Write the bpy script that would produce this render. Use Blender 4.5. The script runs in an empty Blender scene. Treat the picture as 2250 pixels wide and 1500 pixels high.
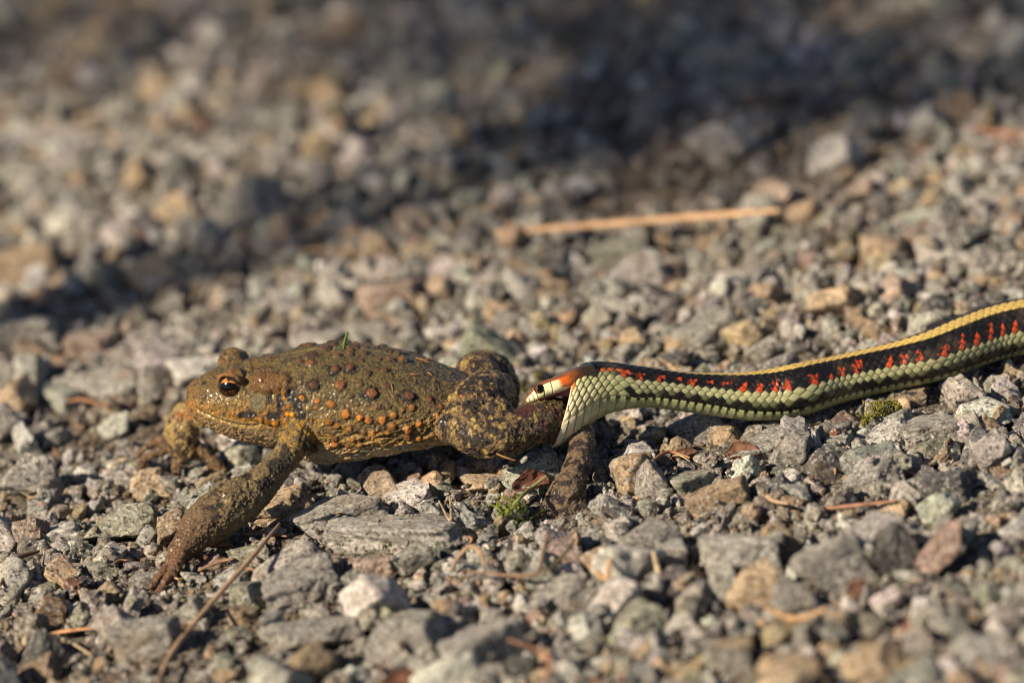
import bpy, bmesh, math
import numpy as np
from mathutils import Vector, Matrix
from mathutils.bvhtree import BVHTree

S = bpy.context.scene
COL = S.collection
rng = np.random.default_rng(7)

# ------------------------------------------------------------------ camera, sky, sun, exposure
ELEV, ROLL, DIST = math.radians(18.0), math.radians(8.5), 1.8
PXM = 0.375 / 2250.0                                    # metres per photo pixel at the toad
fwd = np.array([0, math.cos(ELEV), -math.sin(ELEV)])
r0, u0 = np.array([1.0, 0, 0]), np.array([0, math.sin(ELEV), math.cos(ELEV)])
cR = math.cos(ROLL) * r0 - math.sin(ROLL) * u0
cU = math.sin(ROLL) * r0 + math.cos(ROLL) * u0
camloc = -DIST * fwd + 301 * PXM * cU
cam = bpy.data.cameras.new('camera')
camo = bpy.data.objects.new('camera', cam); COL.objects.link(camo)
m = np.eye(4); m[:3, 0] = cR; m[:3, 1] = cU; m[:3, 2] = -fwd; m[:3, 3] = camloc
camo.matrix_world = Matrix(m.tolist())
cam.sensor_width = 36.0; cam.lens = 36.0 * DIST / 0.375
cam.clip_start = 0.05; cam.clip_end = 200.0
cam.dof.use_dof = True; cam.dof.focus_distance = DIST - 0.025; cam.dof.aperture_fstop = 5.8
S.camera = camo

SUN = np.array([-0.69, -0.47, 0.60]); SUN /= np.linalg.norm(SUN)
S.world = bpy.data.worlds.new('World'); S.world.use_nodes = True
wn = S.world.node_tree.nodes; wl = S.world.node_tree.links
sky = wn.new('ShaderNodeTexSky'); sky.sky_type = 'NISHITA'; sky.sun_disc = False
sky.air_density = 0.7; sky.dust_density = 0.6
sky.sun_elevation = math.asin(SUN[2]); sky.sun_rotation = math.atan2(SUN[0], SUN[1])
wn['Background'].inputs['Strength'].default_value = 0.05
wl.new(sky.outputs[0], wn['Background'].inputs['Color'])
sun = bpy.data.lights.new('sun', 'SUN'); sun.energy = 5.0; sun.angle = math.radians(0.5); sun.color = (1.0, 0.84, 0.63)
suno = bpy.data.objects.new('sun', sun); COL.objects.link(suno)
suno.rotation_euler = Vector((-SUN).tolist()).to_track_quat('-Z', 'Y').to_euler()
S.view_settings.view_transform = 'Standard'; S.view_settings.look = 'None'
S.cycles.filter_width = 1.1
S.view_settings.exposure = 0.8; S.view_settings.gamma = 1.0

# ------------------------------------------------------------------ helpers
def P(px, py, d=0.0):
    """photo pixel + depth towards the camera (mm) -> world point"""
    k = (DIST - d * 1e-3) / DIST
    return camloc + (DIST - d * 1e-3) * fwd + ((px - 1125) * PXM * k) * cR - ((py - 750) * PXM * k) * cU
def ray(px, py):
    v = DIST * fwd + (px - 1125) * PXM * cR - (py - 750) * PXM * cU
    return v / np.linalg.norm(v)
def G(px, py, z=0.0):
    """where the sight line of a pixel meets the height z"""
    v = ray(px, py); return camloc + v * ((z - camloc[2]) / v[2])
def depth_for_z(px, py, z):
    p = G(px, py, z); return (DIST - (p - camloc) @ fwd) * 1e3
def pix(p):
    v = p - camloc; t = v @ fwd
    return 1125 + (v @ cR) / t * DIST / PXM, 750 - (v @ cU) / t * DIST / PXM
def lin(r, g, b):
    c = np.array([r, g, b]) / 255.0
    return np.where(c < .04045, c / 12.92, ((c + .055) / 1.055) ** 2.4)
def sstep(a, b, x):
    t = np.clip((x - a) / (b - a), 0, 1); return t * t * (3 - 2 * t)
def _h(ix, iy, iz, seed):
    n = (ix.astype(np.int64) * 374761393 + iy.astype(np.int64) * 668265263 + iz.astype(np.int64) * 2147483647 + seed * 1274126177) & 0xFFFFFFFF
    n = ((n ^ (n >> 13)) * 1274126177) & 0xFFFFFFFF
    n = ((n ^ (n >> 16)) * 2246822519) & 0xFFFFFFFF
    return ((n ^ (n >> 15)) & 0xFFFFFF) / float(0xFFFFFF)
def vnoise(p, seed=0):
    i = np.floor(p); f = p - i; f = f * f * (3 - 2 * f); i = i.astype(np.int64)
    o = 0
    for dx in (0, 1):
        wx = f[:, 0] if dx else 1 - f[:, 0]
        for dy in (0, 1):
            wy = f[:, 1] if dy else 1 - f[:, 1]
            for dz in (0, 1):
                wz = f[:, 2] if dz else 1 - f[:, 2]
                o = o + wx * wy * wz * _h(i[:, 0] + dx, i[:, 1] + dy, i[:, 2] + dz, seed)
    return o * 2 - 1
def fbm(p, seed=0, o=4):
    a, s, r = 1.0, 0.0, 0
    for k in range(o):
        r = r + a * vnoise(p * 2 ** k, seed + k); s += a; a *= .5
    return r / s
def worley(p, seed=0):
    """nearest feature distance"""
    i = np.floor(p).astype(np.int64); f = p - i; best = np.full(len(p), 9.0)
    for dx in (-1, 0, 1):
        for dy in (-1, 0, 1):
            for dz in (-1, 0, 1):
                a, b, c = i[:, 0] + dx, i[:, 1] + dy, i[:, 2] + dz
                q = np.stack([dx + _h(a, b, c, seed), dy + _h(a, b, c, seed + 1), dz + _h(a, b, c, seed + 2)], 1) - f
                best = np.minimum(best, (q * q).sum(1))
    return np.sqrt(best)
def mesh_np(name, v, faces, col=None, smooth=True, mat=None):
    """one mesh from numpy; faces an (n,3) or (n,4) array"""
    me = bpy.data.meshes.new(name)
    n, k = faces.shape
    me.vertices.add(len(v)); me.vertices.foreach_set('co', np.asarray(v, np.float32).ravel())
    me.loops.add(n * k); me.loops.foreach_set('vertex_index', faces.astype(np.int32).ravel())
    me.polygons.add(n); me.polygons.foreach_set('loop_start', np.arange(0, n * k, k, dtype=np.int32))
    me.polygons.foreach_set('loop_total', np.full(n, k, np.int32))
    me.polygons.foreach_set('use_smooth', np.full(n, smooth, bool))
    me.update(calc_edges=True)
    if col is not None: set_col(me, col)
    if mat is not None: me.materials.append(mat)
    return me
def set_col(me, col):
    a = me.color_attributes.new('Col', 'FLOAT_COLOR', 'POINT')
    c = np.ones((len(col), 4), np.float32); c[:, :3] = np.clip(col, 0, 1)
    a.data.foreach_set('color', c.ravel())
def link(name, data, parent=None, loc=None):
    o = bpy.data.objects.new(name, data); COL.objects.link(o)
    if parent is not None: o.parent = parent
    if loc is not None: o.location = [float(x) for x in loc]
    return o
def tag(o, label=None, cat=None, group=None, kind=None):
    for k, v in (('label', label), ('category', cat), ('group', group), ('kind', kind)):
        if v: o[k] = v
    return o
def catmull(pts, n):
    p = np.asarray(pts, float); p = np.vstack([2 * p[0] - p[1], p, 2 * p[-1] - p[-2]])
    out = []
    m_ = len(p) - 3
    for t in np.linspace(0, m_ - 1e-9, n):
        i = int(t); f = t - i
        a, b, c, d = p[i:i + 4]
        out.append(.5 * (2 * b + (c - a) * f + (2 * a - 5 * b + 4 * c - d) * f * f + (3 * b - a - 3 * c + d) * f ** 3))
    return np.array(out)
def tube(path, rad, n=40, seg=20, flat=None):
    """closed rounded tube; path (k,3) world metres, rad (k) metres -> verts, quads, tris"""
    k = np.asarray(path, float); r = np.asarray(rad, float)
    q = catmull(np.column_stack([k, r]), n); c, r = q[:, :3], np.maximum(q[:, 3], 1e-5)
    t0 = c[1] - c[0]; t0 /= np.linalg.norm(t0); t1 = c[-1] - c[-2]; t1 /= np.linalg.norm(t1)
    ang = np.linspace(math.pi / 2, 0, 6)[:-1]
    cs = [c[0] - t0 * r[0] * math.sin(a) for a in ang]; rs = [max(r[0] * math.cos(a), 1e-6) for a in ang]
    ce = [c[-1] + t1 * r[-1] * math.sin(a) for a in ang[::-1]]; re_ = [max(r[-1] * math.cos(a), 1e-6) for a in ang[::-1]]
    c = np.vstack([cs, c, ce]); r = np.concatenate([rs, r, re_])
    t = np.gradient(c, axis=0); t /= np.linalg.norm(t, axis=1)[:, None] + 1e-12
    u = np.cross(t[0], [0.13, 0.2, 1]); u /= np.linalg.norm(u)
    V = []; a = np.linspace(0, 2 * math.pi, seg, endpoint=False)
    for i in range(len(c)):
        u = u - t[i] * (u @ t[i]); u /= np.linalg.norm(u); w = np.cross(t[i], u)
        V.append(c[i] + r[i] * (np.cos(a)[:, None] * u + np.sin(a)[:, None] * w))
    V = np.vstack(V)
    if flat is not None:                                  # squash along an axis about the path
        ax = np.asarray(flat[0], float); ax /= np.linalg.norm(ax); cc = np.repeat(c, seg, 0)
        V = V - ((V - cc) @ ax)[:, None] * ax * (1 - flat[1])
    return V, ring_quads(len(c), seg)
def ring_quads(nr, seg, off=0, close=True):
    i, j = np.meshgrid(np.arange(nr - 1), np.arange(seg if close else seg - 1), indexing='ij')
    j2 = (j + 1) % seg if close else j + 1
    return np.stack([i * seg + j, i * seg + j2, (i + 1) * seg + j2, (i + 1) * seg + j], -1).reshape(-1, 4) + off
def seg_dist(p, a, b):
    ab = b - a; t = np.clip(((p - a) @ ab) / (ab @ ab), 0, 1)
    return np.linalg.norm(p - a - t[:, None] * ab, axis=1), t

# ------------------------------------------------------------------ materials
def new_mat(name):
    mt = bpy.data.materials.new(name); mt.use_nodes = True
    nt = mt.node_tree; return mt, nt.nodes, nt.links, nt.nodes['Principled BSDF']
def node(ns, t, **kw):
    n = ns.new(t)
    for k, v in kw.items():
        if hasattr(n, k): setattr(n, k, v)
        else: n.inputs[k].default_value = v
    return n
def mixc(ns, ls, blend, fac, a, b):
    n = ns.new('ShaderNodeMix'); n.data_type = 'RGBA'; n.blend_type = blend
    for s, x in ((0, fac), (6, a), (7, b)):
        if hasattr(x, 'links'): ls.new(x, n.inputs[s])
        else: n.inputs[s].default_value = x
    return n.outputs[2]
def ramp(ns, ls, src, stops):
    n = ns.new('ShaderNodeValToRGB'); e = n.color_ramp.elements
    while len(e) < len(stops): e.new(0.5)
    for k, (p, c) in enumerate(stops):
        e[k].position = p; e[k].color = (c, c, c, 1) if np.isscalar(c) else (*c, 1)
    ls.new(src, n.inputs[0]); return n.outputs[0]
def mapr(ns, ls, src, a, b, lo, hi):
    n = ns.new('ShaderNodeMapRange'); ls.new(src, n.inputs[0])
    for k, v in zip((1, 2, 3, 4), (a, b, lo, hi)): n.inputs[k].default_value = v
    return n.outputs[0]
def vscale(ns, ls, c, f):
    n = ns.new('ShaderNodeVectorMath'); n.operation = 'SCALE'; ls.new(c, n.inputs[0]); ls.new(f, n.inputs['Scale']); return n.outputs[0]
def stone_mat(name, per_object):
    mt, ns, ls, B = new_mat(name)
    geo = ns.new('ShaderNodeNewGeometry')
    if per_object:
        oi = ns.new('ShaderNodeObjectInfo'); base = oi.outputs['Color']
        add = ns.new('ShaderNodeVectorMath'); add.operation = 'MULTIPLY_ADD'
        add.inputs[1].default_value = (1, 1, 1)
        cmb = ns.new('ShaderNodeCombineXYZ'); ls.new(oi.outputs['Random'], cmb.inputs[0]); ls.new(oi.outputs['Random'], cmb.inputs[1])
        ls.new(geo.outputs['Position'], add.inputs[0]); ls.new(cmb.outputs[0], add.inputs[2]); pos = add.outputs[0]
    else:
        at = node(ns, 'ShaderNodeVertexColor', layer_name='Col'); base = at.outputs['Color']; pos = geo.outputs['Position']
    def noi(scale, det, rough=.6):
        n = node(ns, 'ShaderNodeTexNoise'); n.inputs['Scale'].default_value = scale; n.inputs['Detail'].default_value = det
        n.inputs['Roughness'].default_value = rough; ls.new(pos, n.inputs['Vector']); return n.outputs['Fac']
    big, mid, fine = noi(130, 4), noi(430, 6, .72), noi(1250, 4, .8)
    vo = node(ns, 'ShaderNodeTexVoronoi'); vo.inputs['Scale'].default_value = 1050; ls.new(pos, vo.inputs['Vector'])
    sep = ns.new('ShaderNodeSeparateColor'); ls.new(vo.outputs['Color'], sep.inputs[0])
    c = vscale(ns, ls, base, mapr(ns, ls, big, .3, .7, .68, 1.3))
    c = vscale(ns, ls, c, mapr(ns, ls, mid, .33, .67, .5, 1.6))
    c = vscale(ns, ls, c, mapr(ns, ls, fine, .3, .7, .55, 1.5))
    flecks = mapr(ns, ls, sep.outputs[0], .80, .84, 0, .75); c = mixc(ns, ls, 'MULTIPLY', flecks, c, (.18, .18, .19, 1))
    lite = mapr(ns, ls, sep.outputs[1], .86, .9, 0, .6); c = mixc(ns, ls, 'MIX', lite, c, (.62, .60, .56, 1))
    rust = noi(75, 3)
    c = mixc(ns, ls, 'MIX', mapr(ns, ls, rust, .56, .74, 0.0, .5), c, (0.30, 0.205, 0.12, 1))
    ls.new(c, B.inputs['Base Color'])
    ls.new(mapr(ns, ls, sep.outputs[2], .88, .93, .82, .28), B.inputs['Roughness'])
    B.inputs['Specular IOR Level'].default_value = .35
    b1 = node(ns, 'ShaderNodeBump'); b1.inputs['Strength'].default_value = 1.0; b1.inputs['Distance'].default_value = .0015
    ls.new(mid, b1.inputs['Height'])
    b2 = node(ns, 'ShaderNodeBump'); b2.inputs['Strength'].default_value = 1.0; b2.inputs['Distance'].default_value = .0009
    ls.new(fine, b2.inputs['Height']); ls.new(b1.outputs[0], b2.inputs['Normal']); ls.new(b2.outputs[0], B.inputs['Normal'])
    return mt
MAT_STONE = stone_mat('weathered_stone', True)
MAT_GRAVEL = stone_mat('gravel_stone', False)

def soil_mat():
    mt, ns, ls, B = new_mat('dusty_soil')
    geo = ns.new('ShaderNodeNewGeometry')
    def noi(scale, det, rough=.6):
        n = node(ns, 'ShaderNodeTexNoise'); n.inputs['Scale'].default_value = scale; n.inputs['Detail'].default_value = det
        n.inputs['Roughness'].default_value = rough; ls.new(geo.outputs['Position'], n.inputs['Vector']); return n.outputs['Fac']
    vo = node(ns, 'ShaderNodeTexVoronoi'); vo.inputs['Scale'].default_value = 520; ls.new(geo.outputs['Position'], vo.inputs['Vector'])
    vb = node(ns, 'ShaderNodeTexVoronoi'); vb.inputs['Scale'].default_value = 110; ls.new(geo.outputs['Position'], vb.inputs['Vector'])
    c = ramp(ns, ls, noi(22, 4), [(.36, (.145, .11, .078)), (.5, (.15, .13, .105)), (.64, (.185, .172, .152))])
    sp = ns.new('ShaderNodeSeparateColor'); ls.new(vo.outputs['Color'], sp.inputs[0]); c = vscale(ns, ls, c, mapr(ns, ls, sp.outputs[0], 0, 1, .55, 1.6))
    c = vscale(ns, ls, c, mapr(ns, ls, noi(900, 4, .7), .3, .7, .5, 1.7))
    ls.new(c, B.inputs['Base Color']); B.inputs['Roughness'].default_value = .95; B.inputs['Specular IOR Level'].default_value = .2
    b1 = node(ns, 'ShaderNodeBump'); b1.inputs['Distance'].default_value = .002; b1.invert = True; ls.new(vo.outputs['Distance'], b1.inputs['Height'])
    b3 = node(ns, 'ShaderNodeBump'); b3.inputs['Distance'].default_value = .004; b3.invert = True; ls.new(vb.outputs['Distance'], b3.inputs['Height']); ls.new(b1.outputs[0], b3.inputs['Normal'])
    b2 = node(ns, 'ShaderNodeBump'); b2.inputs['Distance'].default_value = .0012; ls.new(noi(700, 5, .7), b2.inputs['Height']); ls.new(b3.outputs[0], b2.inputs['Normal'])
    ls.new(b2.outputs[0], B.inputs['Normal'])
    return mt
MAT_SOIL = soil_mat()

def skin_mat(name, rough, spec, n1, d1, n2, d2, tint=.35, coat=0.0):
    mt, ns, ls, B = new_mat(name)
    geo = ns.new('ShaderNodeNewGeometry'); at = node(ns, 'ShaderNodeVertexColor', layer_name='Col')
    def noi(scale, det, rough_=.6):
        n = node(ns, 'ShaderNodeTexNoise'); n.inputs['Scale'].default_value = scale; n.inputs['Detail'].default_value = det
        n.inputs['Roughness'].default_value = rough_; ls.new(geo.outputs['Position'], n.inputs['Vector']); return n.outputs['Fac']
    f1, f2 = noi(n1, 4), noi(n2, 3, .7)
    c = mixc(ns, ls, 'MULTIPLY', tint, at.outputs['Color'], mapr(ns, ls, f2, .3, .7, .3, 1.75))
    ls.new(c, B.inputs['Base Color'])
    ls.new(ramp(ns, ls, f1, [(.3, max(rough - .14, .05)), (.7, min(rough + .16, 1))]), B.inputs['Roughness'])
    B.inputs['Specular IOR Level'].default_value = spec
    B.inputs['Coat Weight'].default_value = coat; B.inputs['Coat Roughness'].default_value = .18
    b1 = node(ns, 'ShaderNodeBump'); b1.inputs['Distance'].default_value = d1; ls.new(f1, b1.inputs['Height'])
    b2 = node(ns, 'ShaderNodeBump'); b2.inputs['Distance'].default_value = d2; ls.new(f2, b2.inputs['Height']); ls.new(b1.outputs[0], b2.inputs['Normal'])
    ls.new(b2.outputs[0], B.inputs['Normal'])
    return mt
MAT_TOAD = skin_mat('moist_warty_skin', .37, .5, 800, .0014, 2000, .0008, .6, .22)
MAT_SNAKE = skin_mat('snake_scale', .34, .5, 900, .00008, 2500, .00004, .18)
MAT_EYE = skin_mat('wet_eye', .05, .35, 300, 0.0, 900, 0.0, .1, .0)
MAT_LITTER = skin_mat('dry_litter', .7, .3, 900, .0002, 2200, .0001, .5)

# ------------------------------------------------------------------ toad
LAT = np.array([0, -1.0, 0])
MM = 1e-3
def body_loft():
    #        px   top  bottom  half width mm
    sec = [(411, 864, 896, 3.2), (416, 852, 907, 6.4), (430, 836, 921, 9.8), (455, 820, 937, 12.6), (490, 807, 952, 15.0), (530, 795, 967, 17.0), (575, 785, 976, 18.4),
           (620, 776, 985, 19.8), (665, 764, 1006, 22.3), (715, 757, 1013, 25.0), (775, 756, 1006, 27.0), (835, 762, 996, 28.0), (895, 774, 985, 27.2), (950, 792, 975, 25.0),
           (1000, 812, 968, 21.5), (1045, 832, 960, 17.0), (1085, 850, 945, 11.0), (1110, 868, 925, 6.0), (1122, 885, 910, 2.0)]
    sec = catmull(sec, 90)
    seg = 64; a = np.linspace(0, 2 * math.pi, seg, endpoint=False)
    V = []
    up = np.cross(cR, LAT); up = -up if up[2] < 0 else up; up /= np.linalg.norm(up)
    for x, t, b, w in sec:
        hi = (b - t) / 2 * PXM; W = max(w, .8) * MM
        H = math.sqrt(max(hi ** 2 - (W * math.sin(ELEV)) ** 2, (hi * .35) ** 2)) / math.cos(ELEV)
        c = P(x, (t + b) / 2, 0)
        e = 2 / 2.25
        ca, sa = np.cos(a), np.sin(a)
        X = np.sign(ca) * np.abs(ca) ** e * W; Y = np.sign(sa) * np.abs(sa) ** e * H
        V.append(c + X[:, None] * LAT + Y[:, None] * up)
    n = len(V); V = np.vstack(V); Q = ring_quads(n, seg)
    return V, Q, up, sec
bV, bQ, TUP, TSEC = body_loft()
PX = PXM
limbs = {}                                               # name -> (pts px,py,d ; radius px)
limbs['near_arm'] = ([(668, 935, 14), (650, 968, 21), (618, 1015, 27), (570, 1066, 33), (515, 1105, 38), (460, 1142, 42), (420, 1185, 47), (392, 1218, 50)], [39, 34, 32, 39, 51, 50, 36, 26])
limbs['far_arm'] = ([(600, 900, -12), (530, 905, -24), (470, 912, -36), (412, 908, -42), (400, 950, -44), (404, 985, -45)], [32, 30, 29, 29, 36, 31])
limbs['near_thigh'] = ([(1085, 862, 2), (1062, 880, 16), (1030, 903, 26), (1000, 930, 31)], [50, 60, 56, 36])
limbs['near_shank'] = ([(990, 936, 31), (1040, 952, 35), (1095, 962, 36), (1140, 950, 32), (1182, 926, 26), (1222, 924, 21), (1255, 936, 18), (1278, 965, 22), (1272, 1010, 30), (1258, 1052, 37), (1246, 1082, 41)],
                       [34, 48, 46, 43, 52, 51, 40, 30, 28, 31, 36])
limbs['near_fold'] = ([(1062, 905, 22), (1080, 925, 26), (1102, 944, 27)], [54, 56, 50])
limbs['far_thigh'] = ([(1060, 870, -4), (1055, 845, -14), (1050, 822, -23), (1075, 822, -27), (1100, 850, -29), (1106, 890, -31), (1098, 930, -34), (1092, 962, -36)], [46, 54, 52, 52, 44, 34, 28, 26])
fingers = [
    ([(400, 1205, 49), (372, 1238, 53), (352, 1264, 56), (334, 1290, 58)], [21, 15, 11, 8]),
    ([(402, 1208, 51), (385, 1246, 56), (368, 1272, 60), (352, 1296, 62)], [18, 12, 9, 7]),
    ([(412, 1200, 45), (430, 1215, 46), (452, 1226, 48)], [18, 11, 7]),
    ([(408, 1198, 43), (440, 1190, 42), (480, 1192, 40), (505, 1200, 40)], [20, 15, 11, 8]),
    ([(402, 975, -45), (394, 1005, -45), (388, 1028, -44), (390, 1048, -43)], [20, 15, 13, 10]),
    ([(412, 975, -45), (440, 990, -45), (468, 1014, -44), (488, 1034, -43)], [20, 16, 13, 10]),
    ([(395, 970, -46), (360, 985, -48), (325, 1005, -50), (305, 1030, -50)], [22, 15, 11, 8]),
    ([(395, 968, -46), (350, 968, -52), (318, 982, -56), (300, 1002, -57)], [16, 11, 8, 6]),
    ([(1246, 1075, 40), (1220, 1104, 42), (1198, 1124, 44), (1180, 1138, 46)], [26, 16, 11, 8]),
    ([(1246, 1075, 41), (1232, 1108, 43), (1220, 1130, 45), (1212, 1144, 46)], [26, 15, 9, 6]),
    ([(1250, 1075, 41), (1256, 1112, 43), (1256, 1132, 45), (1252, 1148, 46)], [24, 15, 9, 6]),
    ([(1256, 1075, 40), (1274, 1108, 42), (1284, 1130, 44), (1288, 1150, 46)], [26, 16, 13, 10]),
    ([(1012, 936, 32), (988, 943, 32), (966, 947, 31)], [32, 19, 6]),
    ([(1094, 950, -35), (1070, 968, -36), (1050, 978, -36)], [20, 13, 8]),
    ([(1094, 952, -35), (1110, 972, -36), (1120, 985, -35)], [18, 12, 8]),
]
def limb_world(l):
    pts, r = l
    return np.array([P(*p) for p in pts]), np.array(r) * PX
eye_c = [P(508, 847, 13.0), P(511, 797, -11.4)]
gaze = []
for k in (1, -1):
    g = np.array([-0.20, -0.93 * k, 0.30]); gaze.append(g / np.linalg.norm(g))
ER = 4.7 * MM
def torus(c, ax, R, r, n=48, s=12):
    ax = ax / np.linalg.norm(ax); u = np.cross(ax, [0, 0, 1]); u /= np.linalg.norm(u); w = np.cross(ax, u)
    a = np.linspace(0, 2 * math.pi, n, endpoint=False); b = np.linspace(0, 2 * math.pi, s, endpoint=False)
    V = np.array([c + (R + r * math.cos(y)) * (math.cos(x) * u + math.sin(x) * w) + r * math.sin(y) * ax for x in a for y in b])
    i, j = np.meshgrid(np.arange(n), np.arange(s), indexing='ij'); i2, j2 = (i + 1) % n, (j + 1) % s
    return V, np.stack([i * s + j, i2 * s + j, i2 * s + j2, i * s + j2], -1).reshape(-1, 4)
def ball(c, r, n=24, s=32, sc=(1, 1, 1)):
    th = np.linspace(1e-3, math.pi - 1e-3, n); ph = np.linspace(0, 2 * math.pi, s, endpoint=False)
    V = np.array([[math.sin(t) * math.cos(p), math.sin(t) * math.sin(p), math.cos(t)] for t in th for p in ph]) * np.array(sc) * r + c
    return V, ring_quads(n, s)
shells = [(bV, bQ)]
for k, l in limbs.items():
    w, r = limb_world(l); shells.append(tube(w, r, 50, 28))
for l in fingers:
    w, r = limb_world(l); shells.append(tube(w, r, 24, 16))
# web of the hind foot
shells.append(tube(np.array([P(1250, 1070, 37), P(1244, 1100, 41), P(1238, 1122, 44)]), np.array([38, 48, 50]) * PX, 16, 20, flat=((0.1, -0.75, 0.66), .34)))
for c, g in zip(eye_c, gaze):
    shells.append(ball(c - g * 2.0 * MM + TUP * .6 * MM, 5.6 * MM))
    if g[1] > 0: shells.append(ball(c + TUP * .3 * MM, 5.5 * MM)); continue
    shells.append(torus(c + g * 2.0 * MM, g, 4.25 * MM, .7 * MM))
    shells.append(torus(c + g * 2.5 * MM + TUP * 1.5 * MM, g - TUP * .55, 3.5 * MM, .8 * MM))
V = []; F = []; off = 0
for v, q in shells:
    V.append(v); F.append(q + off); off += len(v)
tmp = bpy.data.objects.new('tmp', mesh_np('tmp', np.vstack(V), np.vstack(F))); COL.objects.link(tmp)
# close the end caps of every shell
bm = bmesh.new(); bm.from_mesh(tmp.data)
bmesh.ops.holes_fill(bm, edges=[e for e in bm.edges if e.is_boundary], sides=100)
bmesh.ops.recalc_face_normals(bm, faces=bm.faces); bm.to_mesh(tmp.data); bm.free()
md = tmp.modifiers.new('r', 'REMESH'); md.mode = 'VOXEL'; md.voxel_size = 0.00042; md.use_smooth_shade = True
sm = tmp.modifiers.new('s', 'SMOOTH'); sm.factor = .5; sm.iterations = 9
dg = bpy.context.evaluated_depsgraph_get(); ev = tmp.evaluated_get(dg); tm = bpy.data.meshes.new_from_object(ev)
bpy.data.objects.remove(tmp)
def get_v(me):
    a = np.empty(len(me.vertices) * 3, np.float32); me.vertices.foreach_get('co', a); return a.reshape(-1, 3).astype(float)
def get_n(me):
    a = np.empty(len(me.vertices) * 3, np.float32); me.vertices.foreach_get('normal', a); return a.reshape(-1, 3).astype(float)
tv = get_v(tm); tn = get_n(tm)
bvh = BVHTree.FromPolygons([Vector(v) for v in tv.tolist()], [tuple(p.vertices) for p in tm.polygons])
def hit(px, py):
    h = bvh.ray_cast(Vector(camloc.tolist()), Vector(ray(px, py).tolist()))
    return None if h[0] is None else np.array(h[0])
def mirror(p):                                           # through the toad's middle plane (depth 0)
    q = p.copy(); c = P(*pix(p), 0); 
    k = (p - camloc) @ fwd - DIST
    q[1] = p[1] - 2 * (p[1] - mid_y(p)); return q
_secw = np.array([P(s[0], (s[1] + s[2]) / 2, 0) for s in TSEC])
def mid_y(p): return np.interp(p[0], _secw[:, 0], _secw[:, 1])
# which limb a vertex belongs to (0 body/head)
ld = {}
bx = np.interp(tv[:, 0], _secw[:, 0], TSEC[:, 0])         # photo x of the section, a coordinate along the body
lat = -(tv[:, 1] - np.interp(tv[:, 0], _secw[:, 0], _secw[:, 1])) / MM      # mm towards the camera
cz = np.interp(tv[:, 0], _secw[:, 0], _secw[:, 2])
upc = (tv[:, 2] - cz) / MM
hw = np.interp(bx, TSEC[:, 0], TSEC[:, 3])
hh = np.interp(bx, TSEC[:, 0], (TSEC[:, 2] - TSEC[:, 1]) / 2 * PXM / MM)
vn = np.clip(upc / np.maximum(hh, 2), -1.3, 1.3)          # -1 belly .. 1 back
for k, l in list(limbs.items()):
    w, r = limb_world(l); q = catmull(np.column_stack([w, r]), 30); best = np.full(len(tv), 9.0); tt = np.zeros(len(tv))
    for i in range(len(q) - 1):
        d, t = seg_dist(tv, q[i, :3], q[i + 1, :3]); d = d - (q[i, 3] + (q[i + 1, 3] - q[i, 3]) * t)
        up_ = d < best; best = np.where(up_, d, best); tt = np.where(up_, (i + t) / (len(q) - 1), tt)
    ld[k] = (best, tt)
fd = np.full(len(tv), 9.0); fdh = fd.copy()
for fi_, l in enumerate(fingers):
    w, r = limb_world(l); q = catmull(np.column_stack([w, r]), 8)
    for i in range(len(q) - 1):
        d, t = seg_dist(tv, q[i, :3], q[i + 1, :3]); d = d - (q[i, 3] + (q[i + 1, 3] - q[i, 3]) * t)
        if fi_ < 8: fd = np.minimum(fd, d)
        else: fdh = np.minimum(fdh, d)
edge = np.minimum(np.minimum(ld['near_arm'][0], ld['far_arm'][0]), fd)
hind = np.minimum(np.minimum(np.minimum(ld['near_thigh'][0], ld['near_shank'][0]), ld['far_thigh'][0]), np.minimum(ld['near_fold'][0], fdh))
inbody = (np.abs(lat) < hw * 1.02) & (np.abs(vn) < 1.12) & (bx > 418) & (bx < 1120)
arm_w = np.where(inbody & (bx > 455), sstep(1.2e-3, -.2e-3, edge) * sstep(.75, 1.0, np.abs(lat) / hw), sstep(2.5e-3, .3e-3, edge))
arm_w = np.maximum(arm_w, sstep(1.5e-3, .2e-3, np.minimum(ld['near_arm'][0], fd)) * (ld['near_arm'][1] > .13))
hind_w = sstep(1.8e-3, .2e-3, hind)
foot_w = (tv[:, 0] > P(1140, 1000)[0]) & (tv[:, 2] < P(1240, 1060, 40)[2]); hind_w = np.where(tv[:, 0] > P(1140, 1000)[0], 1.0, hind_w); arm_w = np.where(tv[:, 0] > P(1140, 1000)[0], 0.0, arm_w)
# ---- relief
T = tv / MM                                               # mm
disp = np.zeros(len(tv))
flank = (1 - arm_w) * (1 - hind_w) * sstep(.38, .05, vn) * sstep(600, 680, bx)
wr = fbm(np.column_stack([T[:, 0] * .16 + T[:, 2] * .08, T[:, 1] * .9, T[:, 2] * 1.15 - T[:, 0] * .12]), 3, 3)
disp += flank * (np.abs(wr) * 1.7 - .3) * 1.0
gran = .5 - worley(T / 1.15, 5)
disp += np.clip(gran, -.2, .5) * .75 * (1 - .3 * hind_w)
disp += fbm(T * .22, 9, 3) * .55
disp += fbm(T * 1.2, 19, 2) * .12
wrinkle = np.abs(fbm(np.column_stack([T[:, 0] * .25, T[:, 1] * .8, T[:, 2] * .8]), 23, 3))
disp -= hind_w * sstep(.14, 0, wrinkle) * .35 + arm_w * sstep(.13, 0, wrinkle) * .5
disp += hind_w * (fbm(T * .55, 25, 3) * .55 + np.clip(.5 - worley(T / 1.7, 27), -.2, .5) * .5)
head = sstep(640, 560, bx) * (1 - arm_w)
disp += arm_w * (fbm(T * .5, 29, 3) * .32 + fbm(T * .14, 33, 2) * .9)
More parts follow.
